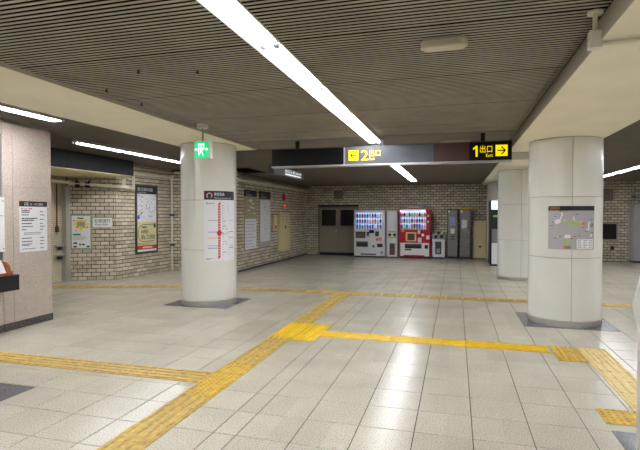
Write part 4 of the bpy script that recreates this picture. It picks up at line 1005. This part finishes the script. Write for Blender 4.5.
# lockers
def locker(p0, p1, pt, Yf, doors, label, tagtop=False):
    a, b = span(p0, p1, 235, Yf); top = yp((p0+p1)/2, pt, Yf)[1]; w = b-a; fr = fB(Yf)
    t = thing('coin_locker', label, 'locker', ((a+b)/2, Yf+.15, 0), 'grey coin lockers')
    MB().box(a+.01, b-.01, Yf+.02, YB-.1, 0, .06).build('foot', 'black', t)
    MB().bbox(a, b, Yf, YB-.09, .06, top, .008).build('body', 'darkgrey', t)
    for z0, z1 in doors:
        d = MB(fr).slab(a+.025, b-.02, .08+(top-.1)*z0+.006, .08+(top-.1)*z1-.006, 0, .014).build('door', 'locker', t)
        MB(fr).cyl((b-.06, -.014, .08+(top-.1)*(z0+z1)/2), (b-.06, -.03, .08+(top-.1)*(z0+z1)/2), .016, 8).build('lock', 'steel', d, root=t)
    return t, a, b, top, fr
t, a, b, top, fr = locker(447, 458, 209.5, 17.72, [(0, .53), (.53, 1)], 'grey locker with two tall doors, nearer the low bin')
MB(fr).slab(a+.08, b-.1, top-.58, top-.26, .014, .018).build('notice', 'lilac', t); MB(fr).slab(a+.12, b-.12, top-.86, top-.68, .014, .018).build('notice', 'paper', t)
for k in range(3): MB(fr).slab(a+.12, b-.12, .68+.09*k, .71+.09*k, .014, .017).build('vent_slot', 'ink', t)
MB(fr).cyl((a+.07, -.014, top-.07), (a+.07, -.018, top-.07), .04, 12).build('number_disc', 'white', t)
t, a, b, top, fr = locker(459.3, 470.5, 209.5, 17.72, [(0, .21), (.21, .42), (.42, .62), (.62, 1)], 'grey locker with four doors and a yellow tag on top')
MB(fr).slab(a+.08, b-.12, top-.68, top-.36, .014, .018).build('notice', 'paper', t); MB(fr).cyl((a+.07, -.014, top-.07), (a+.07, -.018, top-.07), .04, 12).build('number_disc', 'white', t)
MB(fr).slab(a+.12, b-.1, .98, 1.1, .014, .018).build('notice', 'midgrey', t)
MB().box(a+.04, b-.06, 17.73, 17.76, top, top+.07).build('top_tag', 'yellow_tag', t)
# beige wall cabinet
Y5 = 17.95; a, b = span(473, 486.3, 240, Y5); top = yp(480, 221, Y5)[1]; fr = fB(Y5); w = b-a
t = thing('hydrant_cabinet', 'beige floor cabinet between the lockers and the far column', 'cabinet', ((a+b)/2, Y5+.1, 0))
MB().bbox(a, b, Y5, YB-.016, 0.02, top, .006).build('body', 'beige', t); MB().box(a, b, Y5+.01, YB-.02, 0, .02).build('foot', 'ink', t)
d = MB(fr).slab(a+.05, b-.05, .1, top-.42, 0, .014).build('door', 'beige', t); MB(fr).slab(a+w*.45, a+w*.62, .4, .46, .014, .022).build('handle', 'ink', d, root=t)
MB(fr).slab(a+.1, b-.1, top-.36, top-.3, 0, .02).build('ledge', 'beige', t); MB(fr).slab(a+.05, b-.05, top-.28, top-.04, 0, .01).build('upper_panel', 'beige', t)
# wall vents, right-hand wall items
def vent(p0, py0, p1, py1, label):
    (x0, z1), (x1, z0) = yp(p0, py0, YB-.016), yp(p1, py1, YB-.016); fr = fB(YB-.015)
    t = thing('wall_vent', label, 'vent', ((x0+x1)/2, YB-.02, z0), 'wall vents')
    MB(fr).slab(x0, x1, z0, z1, 0, .012).build('frame', 'doorframe', t)
    n = 7
    for i in range(n): v = z0+.03+(z1-z0-.06)*i/n; MB(fr).slab(x0+.025, x1-.025, v, v+(z1-z0-.06)/n*.6, .012, .024).build('slat', 'doorframe', t)
vent(334, 190.5, 343, 199, 'brown louvred vent high above the double door')
vent(603.5, 188.8, 613.3, 200.2, 'brown louvred vent right of the column with the grey map')
(x0, z1), (x1, z0) = yp(604, 223, YB-.016), yp(617.2, 240, YB-.016); fr = fB(YB-.015)
x0 -= .12
t = thing('display_frame', 'black empty display frame with a silver edge on the far right wall', 'frame', ((x0+x1)/2, YB-.02, z0))
e_ = .03; MB(fr).slab(x0, x0+e_, z0, z1, 0, .04).slab(x1-e_, x1, z0, z1, 0, .04).slab(x0+e_, x1-e_, z0, z0+e_, 0, .04).slab(x0+e_, x1-e_, z1-e_, z1, 0, .04).build('frame', 'midgrey', t)
MB(fr).slab(x0+e_, x1-e_, z0+e_, z1-e_, 0, .01).build('screen', 'glass_dark', t)
x, z = yp(612, 248, YB-.016); fr = fB(YB-.015)
t = thing('wall_socket', 'small dark socket low on the far right wall', 'socket', (x, YB-.02, z)); MB(fr).slab(x-.05, x+.05, z-.07, z+.07, 0, .02).build('plate', 'darkgrey', t); MB(fr).slab(x-.02, x+.02, z-.03, z+.03, .02, .024).build('outlet', 'black', t)
x, z = yp(637.5, 193, YB-.016)
t = thing('bent_pipe', 'grey bent pipe stub high on the far right wall', 'pipe', (x, YB-.02, z))
tube(MB(), [(x-.12, YB-.06, z-.3), (x-.12, YB-.06, z), (x-.06, YB-.06, z+.09), (x+.2, YB-.06, z+.11)], .035).build('pipe', 'midgrey', t)
MB().box(x-.17, x-.07, YB-.1, YB-.012, z-.15, z-.1).build('clamp', 'darkgrey', t)
Y6 = 17.75; (x0, z1) = yp(634, 205, Y6)
t = thing('steel_cabinet', 'silver steel cabinet at the far right edge of the photo', 'cabinet', (x0+.35, Y6+.2, 0))
MB().bbox(x0, x0+.8, Y6, YB-.03, .06, z1, .015).build('body', 'silver', t); MB().box(x0+.02, x0+.78, Y6+.03, YB-.05, 0, .06).build('foot', 'black', t)
d = MB(fB(Y6)).slab(x0+.04, x0+.76, .1, z1-.04, 0, .012).build('door', 'silver', t); MB(fB(Y6)).slab(x0+.65, x0+.69, .9, 1.1, .012, .03).build('handle', 'darkgrey', d, root=t)
# photo booth between the two far columns
Y7 = 15.5; (x0, z1) = yp(490.3, 200, Y7); x1 = x0+.85; fr = fB(Y7)
t = thing('photo_booth', 'dark green photo machine with a lit white header between far columns', 'machine', ((x0+x1)/2, Y7+.3, 0))
MB().bbox(x0, x1, Y7+.02, Y7+.8, .04, z1, .012).build('cabinet', 'black', t); MB().box(x0+.02, x1-.02, Y7+.05, Y7+.78, 0, .04).build('foot', 'ink', t)
MB(fr).slab(x0+.03, x1-.03, z1-.29, z1-.02, -.02, .02).build('lit_header', 'lit_white', t)
MB(fr).text('証明写真', x0+.08, z1-.2, .12, .022, fit=.5).build('lettering', 'blue', t)
C('booth_green', (16, 44, 34), .35)
MB(fr).slab(x0, x1, z1-.86, z1-.31, -.02, .015).build('upper_panel', 'booth_green', t); MB(fr).slab(x0+.08, x1-.08, z1-.52, z1-.46, .015, .02).build('stripe', 'green', t)
MB(fr).slab(x0+.06, x1-.06, z1-.80, z1-.72, .015, .025).build('slot', 'ink', t)
MB(fr).slab(x0+.05, x1-.05, z1-1.28, z1-.88, -.02, .01).build('screen', 'grey', t); MB(fr).slab(x0+.05, x1-.05, .06, z1-1.3, -.02, .02).build('lower_panel', 'white', t)
# white pedestal at the right edge
t = thing('info_stand', 'white stand with a jutting slanted top at the right edge', 'stand', (1.2, 3.42, 0))
def at_depth(px, py, zc):
    d = ray(px, py); return d[0]*zc, d[1]*zc, H+d[2]*zc
zc = 3.02
bxw, byw, _ = at_depth(636.8, 400, zc)
rd_ = Vector((bxw+.05, byw)).normalized()
def ext(prof, L=.22, th=.18):
    """profile in the image-parallel plane (s to the right, z), pushed back along the view"""
    n = len(prof); vs = []
    for k in (0, th):
        for s, z in prof: vs.append((bxw+RT[0]*s+rd_[0]*k, byw+RT[1]*s+rd_[1]*k, z))
    return vs, [tuple(range(n)), tuple(range(2*n-1, n-1, -1))]+[(i, n+i, n+(i+1) % n, (i+1) % n) for i in range(n)]
def sz(px, py): d = ray(px, py); t_ = zc; return (px-636.8)/F*zc, H+d[2]*t_
s1, q1 = sz(631, 307); s2, q2 = sz(640, 262); s3, q3 = sz(636.8, 330)
MB().add(*ext([(0, .004), (.19, .004), (.19, q3), (0, q3)])).build('pedestal', 'stand_white', t)
MB().add(*ext([(0, q3), (.19, q3), (.19, q2+.25), (s2+.02, q2+.03), (s1, q1)])).build('slanted_top', 'stand_white', t)
